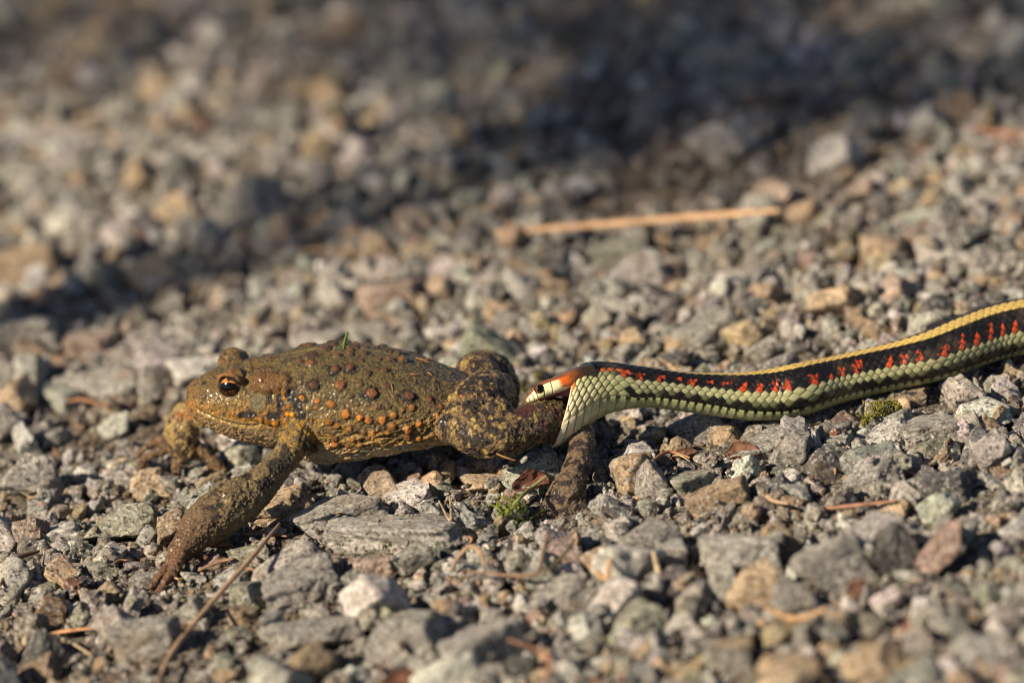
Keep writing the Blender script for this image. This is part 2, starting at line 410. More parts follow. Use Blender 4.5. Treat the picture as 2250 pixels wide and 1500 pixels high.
# brow ridge and crown bumps
disp += head * sstep(.35, .7, vn) * np.clip(fbm(T * .28, 37, 2), 0, 1) * 1.6
throat = sstep(-.35, -.6, vn) * sstep(640, 590, bx) * (1 - arm_w)
disp += throat * (.45 - worley(T / 1.6, 31)) * .9
# ---- base colours
def C(*a): return lin(*a)
n1 = fbm(T * .16, 41, 4); n2 = fbm(T * .45, 43, 4); n3 = fbm(T * 1.3, 47, 3)
olive, grn, brown = C(106, 92, 56), C(92, 84, 54), C(96, 78, 50)
col = olive[None] + (grn - olive) * sstep(-.1, .35, n1)[:, None]
col = col + (brown - col) * sstep(.0, .4, n2)[:, None] * .7
def over(mask, c):
    global col
    col = col + (np.asarray(c)[None] - col) * np.clip(mask, 0, 1)[:, None]
bodyw = (1 - arm_w) * (1 - hind_w)
# flanks: yellow and black marbling, belly pale
over(bodyw * sstep(.35, -.05, vn) * sstep(620, 700, bx) * sstep(-.12, .25, n2 + .3 * n1) * .8, C(146, 122, 60))
over(bodyw * sstep(.3, -.1, vn) * sstep(620, 700, bx) * sstep(.06, .2, -n2 - .35 * n3), C(28, 24, 18))
over(flank * sstep(.02, .12, np.abs(wr)) * .35, C(150, 118, 70)); over(flank * sstep(.09, .0, np.abs(wr)) * .85, C(30, 24, 17))  # crease shade painted in: wrinkle grooves darkened, ridges paler
over(bodyw * sstep(-.42, -.62, vn) * sstep(600, 660, bx), C(176, 160, 134))
over(bodyw * sstep(-.42, -.62, vn) * sstep(600, 660, bx) * sstep(.1, .25, n2) * .8, C(74, 62, 50))
over(head * sstep(-.22, -.42, vn), C(160, 140, 116))
# head: tan and orange snout
over(head * .6, C(118, 94, 56)); over(head * sstep(.6, .1, vn) * sstep(-.35, -.2, vn) * .75, C(146, 112, 60))
over(sstep(455, 418, bx) * bodyw * .45, C(150, 104, 54))
over(head * sstep(.1, .35, n2) * sstep(.5, .2, vn) * sstep(-.4, -.2, vn) * .6, C(170, 122, 50))
over(head * sstep(.22, .4, -n2) * .55, C(58, 48, 28))
# legs
over(arm_w * .9, C(116, 100, 72)); over(arm_w * sstep(.1, .35, n2) * .6, C(134, 116, 80)); over(arm_w * sstep(.2, .36, -n1 - .3 * n3), C(40, 33, 24))
at_ = ld['near_arm'][1]
over(sstep(.62, .9, at_) * (ld['near_arm'][0] < 2.0e-3) * arm_w * .9, C(112, 84, 60)); over(sstep(.4e-3, -.1e-3, fd - 1e-4) * (edge < 1e-3) * .8 * arm_w, C(118, 84, 62))
over(sstep(.35, .1, at_) * arm_w * (ld['near_arm'][0] < 1.5e-3) * sstep(-.1, .2, n2) * .7, C(170, 132, 40))
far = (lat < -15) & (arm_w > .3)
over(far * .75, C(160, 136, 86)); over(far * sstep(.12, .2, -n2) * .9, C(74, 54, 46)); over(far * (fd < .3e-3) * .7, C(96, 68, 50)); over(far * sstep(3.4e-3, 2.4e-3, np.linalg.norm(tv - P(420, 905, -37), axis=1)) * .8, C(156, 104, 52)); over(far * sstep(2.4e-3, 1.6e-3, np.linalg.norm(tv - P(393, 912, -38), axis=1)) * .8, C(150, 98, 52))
over(hind_w, C(134, 110, 74)); over(hind_w * sstep(-.1, .3, n1) * .6, C(116, 94, 66))
over(hind_w * sstep(.04, .16, n2 + .35 * n3 - .1), C(62, 46, 38)); over(hind_w * sstep(.14, .3, fbm(T * .3, 61, 4)) * .9, C(58, 42, 36))
over(hind_w * sstep(.1, .26, fbm(T * .5, 67, 4)) * .8, C(172, 148, 88))
over(hind_w * sstep(.1, .17, fbm(T * .36 + 7, 69, 4)) * .92, C(50, 37, 32)); over(hind_w * sstep(.16, .3, fbm(T * 1.6, 73, 2)) * .5, C(40, 30, 24))
st = ld['near_shank'][1]; sh = (ld['near_shank'][0] < 2e-3) * hind_w
over(sh * sstep(.62, .72, st) * .9, C(120, 102, 82)); over(sh * sstep(.66, .72, st) * sstep(.0, .1, np.sin(st * 75 + 4 * n2) * .35 + n1 * .5), C(58, 42, 38))
over(sh * sstep(.33, .42, st) * sstep(.62, .56, st) * .8, C(72, 54, 32)); over(sh * sstep(.36, .42, st) * sstep(.6, .56, st) * sstep(.15, .3, n3), C(130, 112, 52))
over(sh * sstep(.36, .42, st) * sstep(.6, .56, st) * sstep(.22, .34, n2) * .8, C(92, 32, 36))
for rx_, ry_, rr_ in ((1150, 905, 13), (1165, 893, 10), (1190, 935, 9), (1215, 890, 14), (1140, 900, 8)):
    dd_ = np.linalg.norm(tv - P(rx_, ry_, 34), axis=1) / (rr_ * PXM * 1.6); over(sh * sstep(1.2, .5, dd_ + .4 * n3) * .75, C(84, 30, 34))
toe = sstep(2.5e-3, .5e-3, fdh) * hind_w; toe = np.maximum(toe * (fd > 2e-3) * (bx > 1110), foot_w * 1.0); over(toe * .85, C(116, 98, 80)); over(toe * sstep(.02, .14, n2), C(60, 46, 42))
# pale dorsal stripe
ridge = np.exp(-((lat + 1.0 + 1.2 * fbm(np.column_stack([T[:, 0] * .12, T[:, 0] * 0, T[:, 0] * 0]), 71, 2)) / .8) ** 2) * (vn > .3) * bodyw * sstep(560, 640, bx) * sstep(1000, 860, bx)
over(ridge * .6, C(150, 142, 92)); disp += ridge * .12
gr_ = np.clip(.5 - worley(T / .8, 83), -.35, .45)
col = col * (1 + 1.1 * gr_ * (1 - .3 * hind_w))[:, None]  # fine specks, with crevice shade and paler granule tops put into the colour
over(bodyw * sstep(.16, .3, fbm(T * .8 + 3, 85, 3)) * .45, C(136, 112, 58)); over(bodyw * sstep(.2, .34, fbm(T * .7 + 9, 87, 3)) * .55, C(44, 36, 24))
over(flank * sstep(-.05, -.3, vn) * sstep(.1, .25, wr) * .6, C(178, 142, 88))
# ---- warts: traced on the near flank, mirrored to the far one
warts = []                                               # centre, radius mm, height mm, colour, halo
Z3 = [(190, 290, 52, 0), (75, 275, 40, 0), (160, 135, 60, 0), (415, 355, 50, 1), (555, 340, 52, 1), (210, 505, 54, 2), (465, 510, 56, 0), (660, 495, 30, 0), (730, 395, 36, 0), (890, 365, 46, 0),
      (910, 510, 40, 0), (765, 580, 58, 2), (1115, 605, 60, 2), (1315, 640, 44, 0), (1415, 710, 36, 0), (375, 680, 42, 3), (245, 655, 30, 3), (235, 715, 30, 3), (520, 770, 50, 3), (650, 810, 42, 3),
      (735, 830, 42, 3), (870, 830, 44, 3), (975, 785, 37, 3), (1145, 715, 35, 3), (1060, 740, 28, 3), (925, 705, 31, 0), (830, 710, 31, 0), (960, 890, 44, 3), (1105, 915, 46, 3), (1215, 870, 34, 3),
      (1105, 1000, 37, 3), (1210, 1005, 30, 3), (370, 845, 34, 3), (440, 885, 32, 3), (550, 910, 27, 3), (690, 950, 30, 3), (775, 950, 30, 3), (910, 960, 26, 3), (410, 1015, 30, 3), (585, 1020, 27, 3),
      (650, 1065, 32, 3), (410, 1060, 34, 3), (520, 945, 24, 3), (640, 1020, 22, 3), (535, 1080, 24, 3), (770, 1010, 22, 3), (660, 270, 32, 0), (690, 200, 42, 0), (940, 255, 46, 0), (1015, 200, 52, 0),
      (430, 225, 44, 0), (320, 165, 58, 0), (1590, 525, 36, 3), (1360, 455, 22, 3), (1530, 490, 18, 3), (1620, 610, 20, 3), (1380, 790, 32, 3), (570, 600, 26, 0), (630, 680, 22, 0), (740, 685, 22, 0), (980, 600, 26, 0),
      (1290, 380, 24, 3), (1500, 380, 26, 0), (1180, 480, 22, 0), (500, 440, 18, 0), (330, 520, 20, 0), (1240, 300, 24, 0), (600, 150, 44, 0), (500, 120, 40, 0), (840, 250, 26, 0)]
brs, ors = C(128, 80, 44), C(178, 112, 50)
for x, y, r, k in Z3:
    h = hit(640 + x / 4.327, 730 + y / 4.327)
    if h is not None: warts.append((h, r / 4.327 * PXM / MM * .92, .62, brs if k < 3 else ors, k in (1, 2)))
Z1 = [(965, 1010, 38), (1045, 1032, 44), (1120, 1042, 46), (1235, 1030, 40), (905, 985, 32), (1190, 985, 32), (1262, 948, 34), (1312, 952, 34), (1215, 890, 32), (1165, 915, 30), (1275, 860, 32), (1220, 780, 26),
      (1415, 950, 30), (1395, 880, 32), (840, 990, 28), (780, 1000, 26), (720, 960, 30), (660, 950, 26), (1415, 770, 44), (1150, 840, 20), (1060, 440, 34), (1385, 370, 40), (1500, 390, 50), (1480, 205, 60), (930, 380, 26),
      (1230, 710, 40), (1190, 660, 34), (560, 370, 34), (700, 310, 40), (1130, 330, 40), (1700, 1030, 34), (1800, 1075, 30), (1730, 1110, 26), (1480, 1290, 40)]
for x, y, r in Z1:
    h = hit(380 + x / 5, 720 + y / 5)
    if h is not None: warts.append((h, r / 5 * PXM / MM * .95, .6, C(188, 124, 40) if y > 700 else brs, (x, y) in ((1415, 950), (1415, 770))))
for w in list(warts):                                    # the far side carries the same kind of warts
    q = w[0].copy(); q[1] = 2 * mid_y(q) - q[1]; q[0] += rng.uniform(-2, 2) * MM
    n = bvh.find_nearest(Vector(q.tolist()))
    if n[0] is not None and n[3] < .004: warts.append((np.array(n[0]), w[1], w[2], w[3], w[4]))
for i in range(900):                                     # small pimples everywhere
    j = rng.integers(len(tv))
    if hind_w[j] < .5 and arm_w[j] < .5 and bx[j] > 560: warts.append((tv[j].copy(), rng.uniform(.22, .6), .5, ors * .8 if vn[j] < .1 else brs * .8, False))
from mathutils import kdtree
kd = kdtree.KDTree(len(tv))
for i, v in enumerate(tv.tolist()): kd.insert(v, i)
kd.balance()
wd = np.zeros(len(tv)); glossy = np.zeros(len(tv))
for c, r, hgt, cl, halo in warts:
    ids = np.array([i for _, i, _ in kd.find_range(Vector(c.tolist()), r * 2.1 * MM)])
    if not len(ids): continue
    ds = np.linalg.norm(tv[ids] - c, axis=1) / (r * MM); ds = ds * (1 + .36 * n2[ids] + .18 * n3[ids])
    if halo: col[ids] += (C(22, 20, 16) - col[ids]) * (sstep(1.75, 1.3, ds + .25 * n3[ids]) * .92)[:, None]
    else: col[ids] += (C(60, 48, 28) - col[ids]) * (sstep(1.5, 1.05, ds) * .4)[:, None]
    mcol = cl * np.clip(.88 + .3 * rng.standard_normal(), .45, 1.4)
    col[ids] += (mcol - col[ids]) * (sstep(1.15, .6, ds) * rng.uniform(.68, .95))[:, None]
    wd[ids] = np.maximum(wd[ids], np.sqrt(np.clip(1 - (ds / 1.1) ** 2, 0, 1)) * r * hgt * rng.uniform(.85, 1.35)) - np.where((ds > 1.05) & (ds < 1.5), .05, 0)
disp = disp * (1 - .6 * np.clip(wd, 0, 1)) + wd
# black blotches beside the parotoid and on the shoulder
def blob(px, py, rx, cl, k=.95, ry=None, ang=0, rough=.45, d=None):
    h = hit(px, py)
    if h is None: return None
    ry = rx if ry is None else ry
    e = tv - h; ca, sa = math.cos(ang), math.sin(ang)
    a, b = e @ cR / PXM, -(e @ cU) / PXM; a, b = a * ca + b * sa, -a * sa + b * ca
    w = e @ fwd / PXM
    q = np.sqrt((a / rx) ** 2 + (b / ry) ** 2 + (w / (2.2 * max(rx, ry))) ** 2) * (1 + rough * n2 + .3 * rough * n3)
    over(sstep(1.12, .85, q) * k, cl); return q
for x, y, rx, ry in [(640, 866, 12, 16), (655, 890, 11, 16), (614, 888, 8, 22), (604, 912, 16, 9), (660, 915, 14, 9), (675, 980, 14, 12), (594, 875, 6, 14), (545, 910, 22, 7)]:
    blob(x, y, rx, C(24, 21, 17), .92, ry)
for x, y, rx, ry in [(610, 1022, 26, 17), (585, 1060, 20, 12), (628, 995, 14, 22)]: blob(x, y, rx, C(46, 38, 26), .85, ry)
for x, y, r_ in ((708, 996, 26), (690, 1010, 22), (735, 1000, 20)): blob(x, y, r_, C(158, 146, 118), .7, r_ * .8, 0, .6)
blob(684, 984, 13, C(28, 24, 19), .9); blob(684, 986, 7, C(120, 64, 30), .9)
# parotoid gland, ear drum, nostril, mouth line, eyelid
q = blob(598, 843, 52, C(116, 80, 44), .8, 23, -.05, .35)
if q is not None: disp += sstep(1.2, .5, q) * 2.6
q = blob(566, 882, 17, C(112, 104, 76), .95, 20, 0, .1)
if q is not None: disp = disp * (1 - sstep(1.2, .9, q) * .8) + np.exp(-((q - 1.1) / .16) ** 2) * .3
q = blob(449, 840, 6, C(20, 16, 12), .95, 5, 0, .1)
if q is not None: disp -= sstep(1.3, .5, q) * .9
line = [hit(x, y) for x, y in [(432, 896), (446, 905), (462, 912), (480, 919), (500, 925), (522, 931), (545, 934), (566, 934)]]
line = [h for h in line if h is not None]
ml = np.full(len(tv), 9.0)
for a, b in zip(line[:-1], line[1:]): ml = np.minimum(ml, seg_dist(tv, a, b)[0])
over(np.exp(-(np.clip(ml / MM - 1.0, 0, 9) / .5) ** 2) * (vn < -.1) * .55, C(176, 150, 96))
over(sstep(.55e-3, .2e-3, ml) * .85, C(60, 44, 26)); disp -= sstep(.9e-3, .1e-3, ml) * .5
for c, g in zip(eye_c, gaze):
    e = tv - c; al = e @ g; rr = np.linalg.norm(e - al[:, None] * g, axis=1)
    lid = np.exp(-((rr / MM - 4.6) / 1.0) ** 2) * (al > 0)
    disp *= 1 - np.clip(lid, 0, 1) * .8
    top = e @ TUP / MM
    over(lid * sstep(.5, 2.5, top) * (.55 if g[1] < 0 else .25), C(156, 104, 46)); over(lid * sstep(-1, -3, top) * .7, C(140, 124, 80))
    over((rr < 4.2 * MM) * (al > 0) * (al < 5 * MM) * 1.0, C(18, 14, 10))
tv2 = tv + tn * (disp * MM)[:, None]
tm.vertices.foreach_set('co', tv2.astype(np.float32).ravel())
troot = tag(link('toad', None), 'brown warty toad stretching forward while its hind leg is held in a snake\'s mouth', 'toad')
tbase = G(760, 1100, 0); troot.location = tbase.tolist(); troot.empty_display_size = .02
tm.vertices.foreach_set('co', (tv2 - tbase).astype(np.float32).ravel())
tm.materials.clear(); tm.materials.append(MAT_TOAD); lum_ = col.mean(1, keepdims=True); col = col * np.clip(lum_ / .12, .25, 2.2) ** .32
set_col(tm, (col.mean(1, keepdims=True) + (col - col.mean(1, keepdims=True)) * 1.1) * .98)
tm.polygons.foreach_set('use_smooth', np.ones(len(tm.polygons), bool)); tm.update()
link('body', tm, troot)
for c, g in zip(eye_c, gaze):
    v, q = ball(np.zeros(3), 1.0, 48, 72)
    u = np.cross(g, TUP); u /= np.linalg.norm(u); w = np.cross(u, g)
    a, b, f = v @ u, v @ w, v @ g
    nn = fbm(v * 9, 5, 3)
    ec = np.tile(C(30, 20, 12), (len(v), 1))
    def eo(mask, cl):
        global ec
        ec = ec + (np.asarray(cl)[None] - ec) * np.clip(mask, 0, 1)[:, None]
    eo(sstep(.05, .3, nn) * .6, C(120, 66, 26)); eo(sstep(.20, .30, b) * sstep(.85, .6, b) * (f > 0), C(184, 112, 44))
    pr = np.sqrt((a / .74) ** 2 + ((b + .02) / .33) ** 2); eo(np.exp(-((pr - 1.05) / .07) ** 2) * .5 * (b > -.05), C(190, 120, 50)); eo(sstep(1.04, .96, pr) * (f > 0), C(4, 4, 4))
    eo(sstep(.35, .15, f), C(16, 12, 10))
    link('eye', mesh_np('eye', v * ER + c - tbase, q, ec, True, MAT_EYE), troot)
print('toad verts', len(tv), 'lowest', tv2[:, 2].min())

# ------------------------------------------------------------------ snake
# centre px, py, radius px, twist of the back (deg, + towards the camera), clearance above ground mm or None for a given depth
spine = [(2640, 640, 50, 10, 5), (2540, 655, 54, 10, 5), (2440, 680, 57, 10, 5), (2340, 700, 58, 10, 5.5), (2250, 716, 61, 14, 6), (2178, 733, 61, 14, 6), (2110, 757, 60, 14, 6), (2040, 784, 56, 11, 6), (1970, 803, 52, 5, 6), (1900, 819, 51, 2, 6),
         (1830, 836, 52, 0, 6), (1760, 854, 57, 2, 6), (1700, 866, 56, 0, 6), (1640, 870, 52, -4, None), (1580, 867, 47, -8, None), (1525, 863, 43.5, -11, None), (1475, 857, 42, -12, None), (1425, 851, 43, -11, None), (1385, 850, 47, -11, None)]
dn = {1640: 1.2, 1580: 3.2, 1525: 5.8, 1475: 8.6, 1425: 11.4, 1385: 13.6}
pts, rads, tw = [], [], []
for x, y, r, t, cl in spine:
    R = r * PXM
    d = dn[x] if cl is None else depth_for_z(x, y, R + cl * MM)
    pts.append(P(x, y, d)); rads.append(R); tw.append(t)
    print('snake', x, 'd', round(d, 1), 'bottom z mm', round((pts[-1][2] - R) / MM, 1))
tail = [pts[0] + np.array(o) * MM for o in ((300, 60, 0), (230, 95, 0), (150, 80, 0), (70, 35, 0))]
for p_, t_ in zip(tail, (3.0, 4.5, 6.3, 7.8)): p_[2] = .004 + t_ * MM
pts = tail + pts; rads = [3.0 * MM, 4.5 * MM, 6.3 * MM, 7.8 * MM] + rads; tw = [8] * 4 + tw
Q = np.column_stack([np.array(pts), rads, tw])
# jaw rings: top px, bottom px, depth, half width mm
jaw = [((1350, 797), (1338, 908), 15.5, 9.0), ((1318, 795), (1302, 927), 17.2, 9.8), ((1290, 797), (1273, 951), 18.8, 10.6), ((1268, 806), (1240, 972), 20.2, 11), ((1258, 818), (1213, 984), 21, 10.6)]
path = catmull(Q, 2200)
sl = np.concatenate([[0], np.cumsum(np.linalg.norm(np.diff(path[:, :3], axis=0), axis=1))])
Ltot = sl[-1]
step = np.concatenate([np.arange(0, .33, .0008), np.arange(.33, Ltot, .00036)])
rows = np.column_stack([np.interp(step, sl, path[:, k]) for k in range(5)])
rings_c = list(rows[:, :3]); SEG = 190
tan = np.gradient(rows[:, :3], axis=0); tan /= np.linalg.norm(tan, axis=1)[:, None]     # towards the head
frames = []
for i in range(len(rows)):
    t = tan[i]; up = np.array([0, 0, 1.0]); up -= t * (up @ t); up /= np.linalg.norm(up)
    la = np.cross(t, up); la = -la if la @ LAT < 0 else la
    a = math.radians(rows[i, 4]); u = up * math.cos(a) + la * math.sin(a); l = la * math.cos(a) - up * math.sin(a)
    frames.append((rows[i, :3], u * rows[i, 3], l * rows[i, 3]))
jr = []
for (tx, ty), (bx_, by_), d, w in jaw:
    A, Bp = P(tx, ty, d), P(bx_, by_, d); 
    c = (A + Bp) / 2; ax = (A - Bp) / 2
    la = LAT - ax * (LAT @ ax) / (ax @ ax); la /= np.linalg.norm(la)
    hh_ = np.linalg.norm(ax); W = w * MM
    a = math.radians(-9); u = ax * math.cos(a) + la * W * math.sin(a); l = la * W * math.cos(a) - ax * math.sin(a)
    jr.append(np.concatenate([c, u, l]))
last = frames[-1]; start = np.concatenate([last[0], last[1], last[2]])
prev = np.concatenate(frames[-12])
JN = 95
jc = catmull(np.vstack([start] + jr), JN)[1:]
ext = np.cumsum(np.concatenate([[0], np.linalg.norm(np.diff(np.vstack([start, jc])[:, :3] , axis=0), axis=1)]))[1:]
sN = np.concatenate([step, step[-1] + ext])
nb = len(frames)
allr = np.array([np.concatenate(f) for f in frames] + list(jc))
th = np.linspace(-math.pi, math.pi, SEG, endpoint=False)
cth, sth = np.cos(th), np.sin(th)
SV = allr[:, None, 0:3] + cth[None, :, None] * allr[:, None, 3:6] + sth[None, :, None] * allr[:, None, 6:9]
nrm = cth[None, :, None] * allr[:, None, 3:6] + sth[None, :, None] * allr[:, None, 6:9]
nrm /= np.linalg.norm(nrm, axis=2)[..., None]
nr = len(allr)
s2 = np.repeat(sN[:, None], SEG, 1) / MM; th2 = np.repeat(np.degrees(th)[None], nr, 0)
sh_ = sN[-1] / MM - s2                                    # mm behind the mouth rim
near = sstep(26, 8, sh_)                                  # 1 on the swollen neck
DT = 115 / 9.5; per = 3.25
p_loc = per * (1 + .05 * near)
bestq = np.full(s2.shape, 9.0); second = np.full(s2.shape, 9.0); bk = np.zeros(s2.shape); bj = np.zeros(s2.shape); bu = np.zeros(s2.shape); bv_ = np.zeros(s2.shape)
k0 = np.round(th2 / DT)
for dk in (-1, 0, 1):
    k = k0 + dk; offs = np.where(np.mod(k, 2) == 0, 0, .5)
    j0 = np.round(s2 / per - offs)
    for dj in (-1, 0, 1):
        j = j0 + dj
        du = s2 / per - offs - j; dv = th2 / DT - k
        qd = np.sqrt((du * 1.0) ** 2 + (dv * .62) ** 2 + .25 * np.abs(du * dv))
        u_ = qd < bestq
        second = np.where(u_, bestq, np.minimum(second, qd))
        bk = np.where(u_, k, bk); bj = np.where(u_, j, bj); bu = np.where(u_, du, bu); bv_ = np.where(u_, dv, bv_); bestq = np.where(u_, qd, bestq)
edge_ = (second - bestq)
ak = np.abs(bk); ventral = np.abs(th2) > 115
vj = np.floor(s2 / per); vu = s2 / per - vj
edge_v = np.minimum(vu, 1 - vu)
gap = np.where(ventral, sstep(.10, .03, edge_v), sstep(.10 + .12 * near, .02 + .05 * near, edge_))
rel = np.where(ventral, (1 - vu) * .24 - gap * .14, (.22 * (1 - np.clip(bestq / .55, 0, 1) ** 2) - bu * .12) - gap * .22 + .10 * sstep(.14, 0, np.abs(bv_)) * (ak < 7))
rel = np.where(ventral & (np.abs(np.abs(th2) - 115) < 3), rel - .12, rel)
rel *= sstep(0, .8, sh_)
SV = SV + nrm * (rel * MM)[..., None]
def hsh(a, b, s=0): return _h(a.ravel().astype(np.int64), b.ravel().astype(np.int64), np.zeros(a.size, np.int64), s).reshape(a.shape)
rnd = hsh(bk + 40, bj, 3); rv = hsh(vj, vj * 0 + np.sign(th2), 5)
black, yel, green, red, oran, cream = C(20, 18, 17), C(182, 156, 88), C(154, 154, 114), C(170, 64, 28), C(206, 98, 28), C(206, 200, 160)
sc = np.tile(black, (nr, SEG, 1)).astype(float)
sc *= (1 + 1.2 * (rnd - .3) * .6)[..., None]
def so(mask, cl):
    global sc
    sc = sc + (np.asarray(cl) - sc) * np.clip(mask, 0, 1)[..., None]
stripe = (np.abs(th2) < DT * 1.02) | ((ak == 1) & (np.abs(th2) < DT * 1.12))
so(stripe * sstep(30, 48, sh_), yel * 1.0)
sn_ = fbm(np.stack([s2.ravel() * 1.1, th2.ravel() / 6, s2.ravel() * 0], 1), 97, 3).reshape(s2.shape)
# red bars, irregular, leaning with the scale rows
bar = per * 2.0
ph = (s2 + hsh(np.floor(s2 / bar), bk * 0, 9) * 1.6) / bar + np.where(ak == 4, .14, 0) + np.where(ak == 3, .30, 0)
fr = np.abs(ph - np.floor(ph) - .5)
so(((ak == 5) | (ak == 4)) * sstep(.22, .12, fr + .2 * sn_ + .1 * (hsh(np.floor(ph), ak, 17) - .5)) * (hsh(np.floor(ph), ak, 11) > .15) * sstep(18, 24, sh_), red)
so((ak == 3) * (fr < .12) * (hsh(np.floor(ph), ak, 12) > .55) * sstep(18, 24, sh_), red * .85)
gl = (ak == 6) | (ak == 7)
so(gl * 1.0, green); so((ak == 6) * sstep(.2, .5, np.abs(th2) / DT - 6 + .5 - .9 + .5) * 0, green)
so((ak == 8) * (rnd > .55) * .55 * (sh_ > 20), C(112, 116, 78))
so(ventral * 1.0, C(158, 164, 118)); so(ventral * sstep(128, 119, np.abs(th2)) * (edge_v < .22), C(34, 32, 24))
so(ventral * sstep(150, 175, np.abs(th2)) * .5, C(182, 182, 138))
so((ak >= 8) * ~ventral * sstep(40, 26, sh_) * (rnd > .15), C(158, 160, 114))
# neck: large pale olive scales, black skin between, orange seam, cream jaw
so(near * (ak >= 5) * sstep(24, 17, sh_), C(172, 172, 124)); so(near * (ak == 9) * (rnd > .45) * sstep(8, 16, sh_) * .8, C(70, 66, 42))
so(sstep(13, 9, sh_) * (ak >= 3), C(168, 170, 120)); so(sstep(7, 4, sh_) * (ak >= 1), C(174, 174, 126))
so((ak == 4) * sstep(-.15, .2, bv_ * np.sign(th2)) * sstep(9, 12, sh_) * sstep(30, 22, sh_) * .9, C(188, 92, 36)); so((ak == 5) * sstep(9, 14, sh_) * sstep(24, 18, sh_) * (rnd > .8) * .6, oran)
so(sstep(16, 7, sh_) * sstep(60, 100, np.abs(th2)) * .85, C(198, 192, 150)); so(sstep(8, 2, sh_) * sstep(100, 130, np.abs(th2)) * .8, C(214, 202, 176))
so(sstep(3.2, 2.2, sh_) * sstep(20, 40, np.abs(th2)) * sstep(80, 62, np.abs(th2)) * .9, oran)
sc *= (1 + (rnd - .5) * .22 * (ak >= 5))[..., None]
so(gap * np.where(ventral, .5, np.where(stripe, .5, .84)) * (1 - .45 * near * (np.abs(th2) > 95)), C(24, 22, 18))
so(gap * near * (np.abs(th2) > 90) * .6, C(128, 88, 66))
sc *= (1 + .22 * sn_)[..., None]; dust = sstep(.1, .5, fbm(SV.reshape(-1, 3) / MM * .12, 99, 4).reshape(s2.shape)); so(dust * .10, C(150, 134, 110))
verts = [SV.reshape(-1, 3)]; quads = [ring_quads(nr, SEG)]; cols = [sc.reshape(-1, 3)]
# mouth lining: rim rolls inwards
off = nr * SEG; rim = SV[-1]; rc = rim.mean(0); tdir = allr[-1, :3] - allr[-14, :3]; tdir /= np.linalg.norm(tdir)
inner = []
for k, (a, b) in enumerate([(1.0, 0), (.97, .35), (.92, .2), (.86, -1.2), (.78, -4), (.7, -8), (.5, -13), (.05, -15)]):
    inner.append(rc + (rim - rc) * a + tdir * b * MM)
verts.append(np.vstack(inner)); quads.append(ring_quads(len(inner), SEG, off))
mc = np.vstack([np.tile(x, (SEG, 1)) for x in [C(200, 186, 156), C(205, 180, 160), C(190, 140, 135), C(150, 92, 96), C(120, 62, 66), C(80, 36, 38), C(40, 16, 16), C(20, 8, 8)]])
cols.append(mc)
off += len(inner) * SEG
# upper head: loft from the nape to the snout; (centre px, py), half height px, depth, half width mm
hs = [(1300, 824, 27, 19, 7.6), (1272, 830, 24, 20, 7.8), (1245, 841, 22, 22, 7.4), (1220, 850, 21, 24, 6.8), (1200, 857, 20.5, 25, 6.1), (1184, 865, 18.5, 26, 5.2), (1172, 873, 15, 26.5, 4.2), (1163, 880, 10, 27, 2.8), (1159, 886, 2, 27, .6)]
HN, HS = 130, 140
hc = catmull([np.concatenate([P(x, y, d), [h * PXM, w * MM]]) for x, y, h, d, w in hs], HN)
ht = np.gradient(hc[:, :3], axis=0); ht /= np.linalg.norm(ht, axis=1)[:, None]
hth = np.linspace(-math.pi, math.pi, HS, endpoint=False)
HV = []; HF = []
for i in range(HN):
    t = ht[i]; la = LAT - t * (LAT @ t); la /= np.linalg.norm(la); up = np.cross(la, t); up = -up if up[2] < 0 else up
    tl = math.radians(-22); up, la = up * math.cos(tl) + la * math.sin(tl) * 0 + la * math.sin(tl), la * math.cos(tl) - up * math.sin(tl)
    cx, sx = np.sin(hth), np.cos(hth); e = .82
    X = np.sign(cx) * np.abs(cx) ** e * hc[i, 4]; Y = np.sign(sx) * np.abs(sx) ** e * hc[i, 3]
    Y = np.where(Y < 0, Y * .9, Y)
    HV.append(hc[i, :3] + X[:, None] * la + Y[:, None] * up); HF.append((up, la))
HV = np.array(HV); deg = np.repeat(np.degrees(hth)[None], HN, 0); hp = np.repeat(np.linspace(0, 1, HN)[:, None], HS, 1)
side = np.abs(deg)
hcol = np.tile(C(126, 70, 30), (HN, HS, 1)).astype(float)
def ho(mask, cl):
    global hcol
    hcol = hcol + (np.asarray(cl) - hcol) * np.clip(mask, 0, 1)[..., None]
hn = fbm(np.stack([hp.ravel() * 14, deg.ravel() / 14, hp.ravel() * 0], 1), 91, 3).reshape(hp.shape)
ho(sstep(.05, .3, hn) * .6, C(62, 36, 22)); ho(sstep(.3, .1, hp), C(44, 36, 24)); ho(sstep(.25, .34, hp) * sstep(.5, .42, hp) * sstep(40, 62, side) * sstep(105, 92, side), C(196, 92, 26))
lab = sstep(54, 58, side) * sstep(140, 132, side) * sstep(.36, .40, hp); ho(lab, C(208, 204, 160))
lab2 = sstep(108, 112, side) * sstep(140, 132, side) * sstep(.30, .36, hp) * sstep(.42, .38, hp); ho(lab2, C(200, 190, 150))
sut = np.full(hp.shape, 9.0)
for q in (.47, .60, .70, .80, .88): sut = np.minimum(sut, np.abs(hp - q - (side - 90) * .0004))
ho(lab * sstep(.010, .004, sut), C(60, 36, 20)); ho(np.exp(-((side - 56) / 2.2) ** 2) * sstep(.36, .4, hp) * .8, C(60, 34, 20))
ho(sstep(138, 146, side), C(150, 96, 100)); ho(sstep(.86, .95, hp) * sstep(90, 60, side), C(150, 110, 60))
hrel = -sstep(.010, .003, sut) * lab * .12 - np.exp(-((side - 56) / 2.2) ** 2) * .08
HV = HV + np.stack([np.sin(np.radians(deg))[..., None] * np.array([f[1] for f in HF])[:, None] + np.cos(np.radians(deg))[..., None] * np.array([f[0] for f in HF])[:, None]], 0)[0] * (hrel * MM)[..., None]
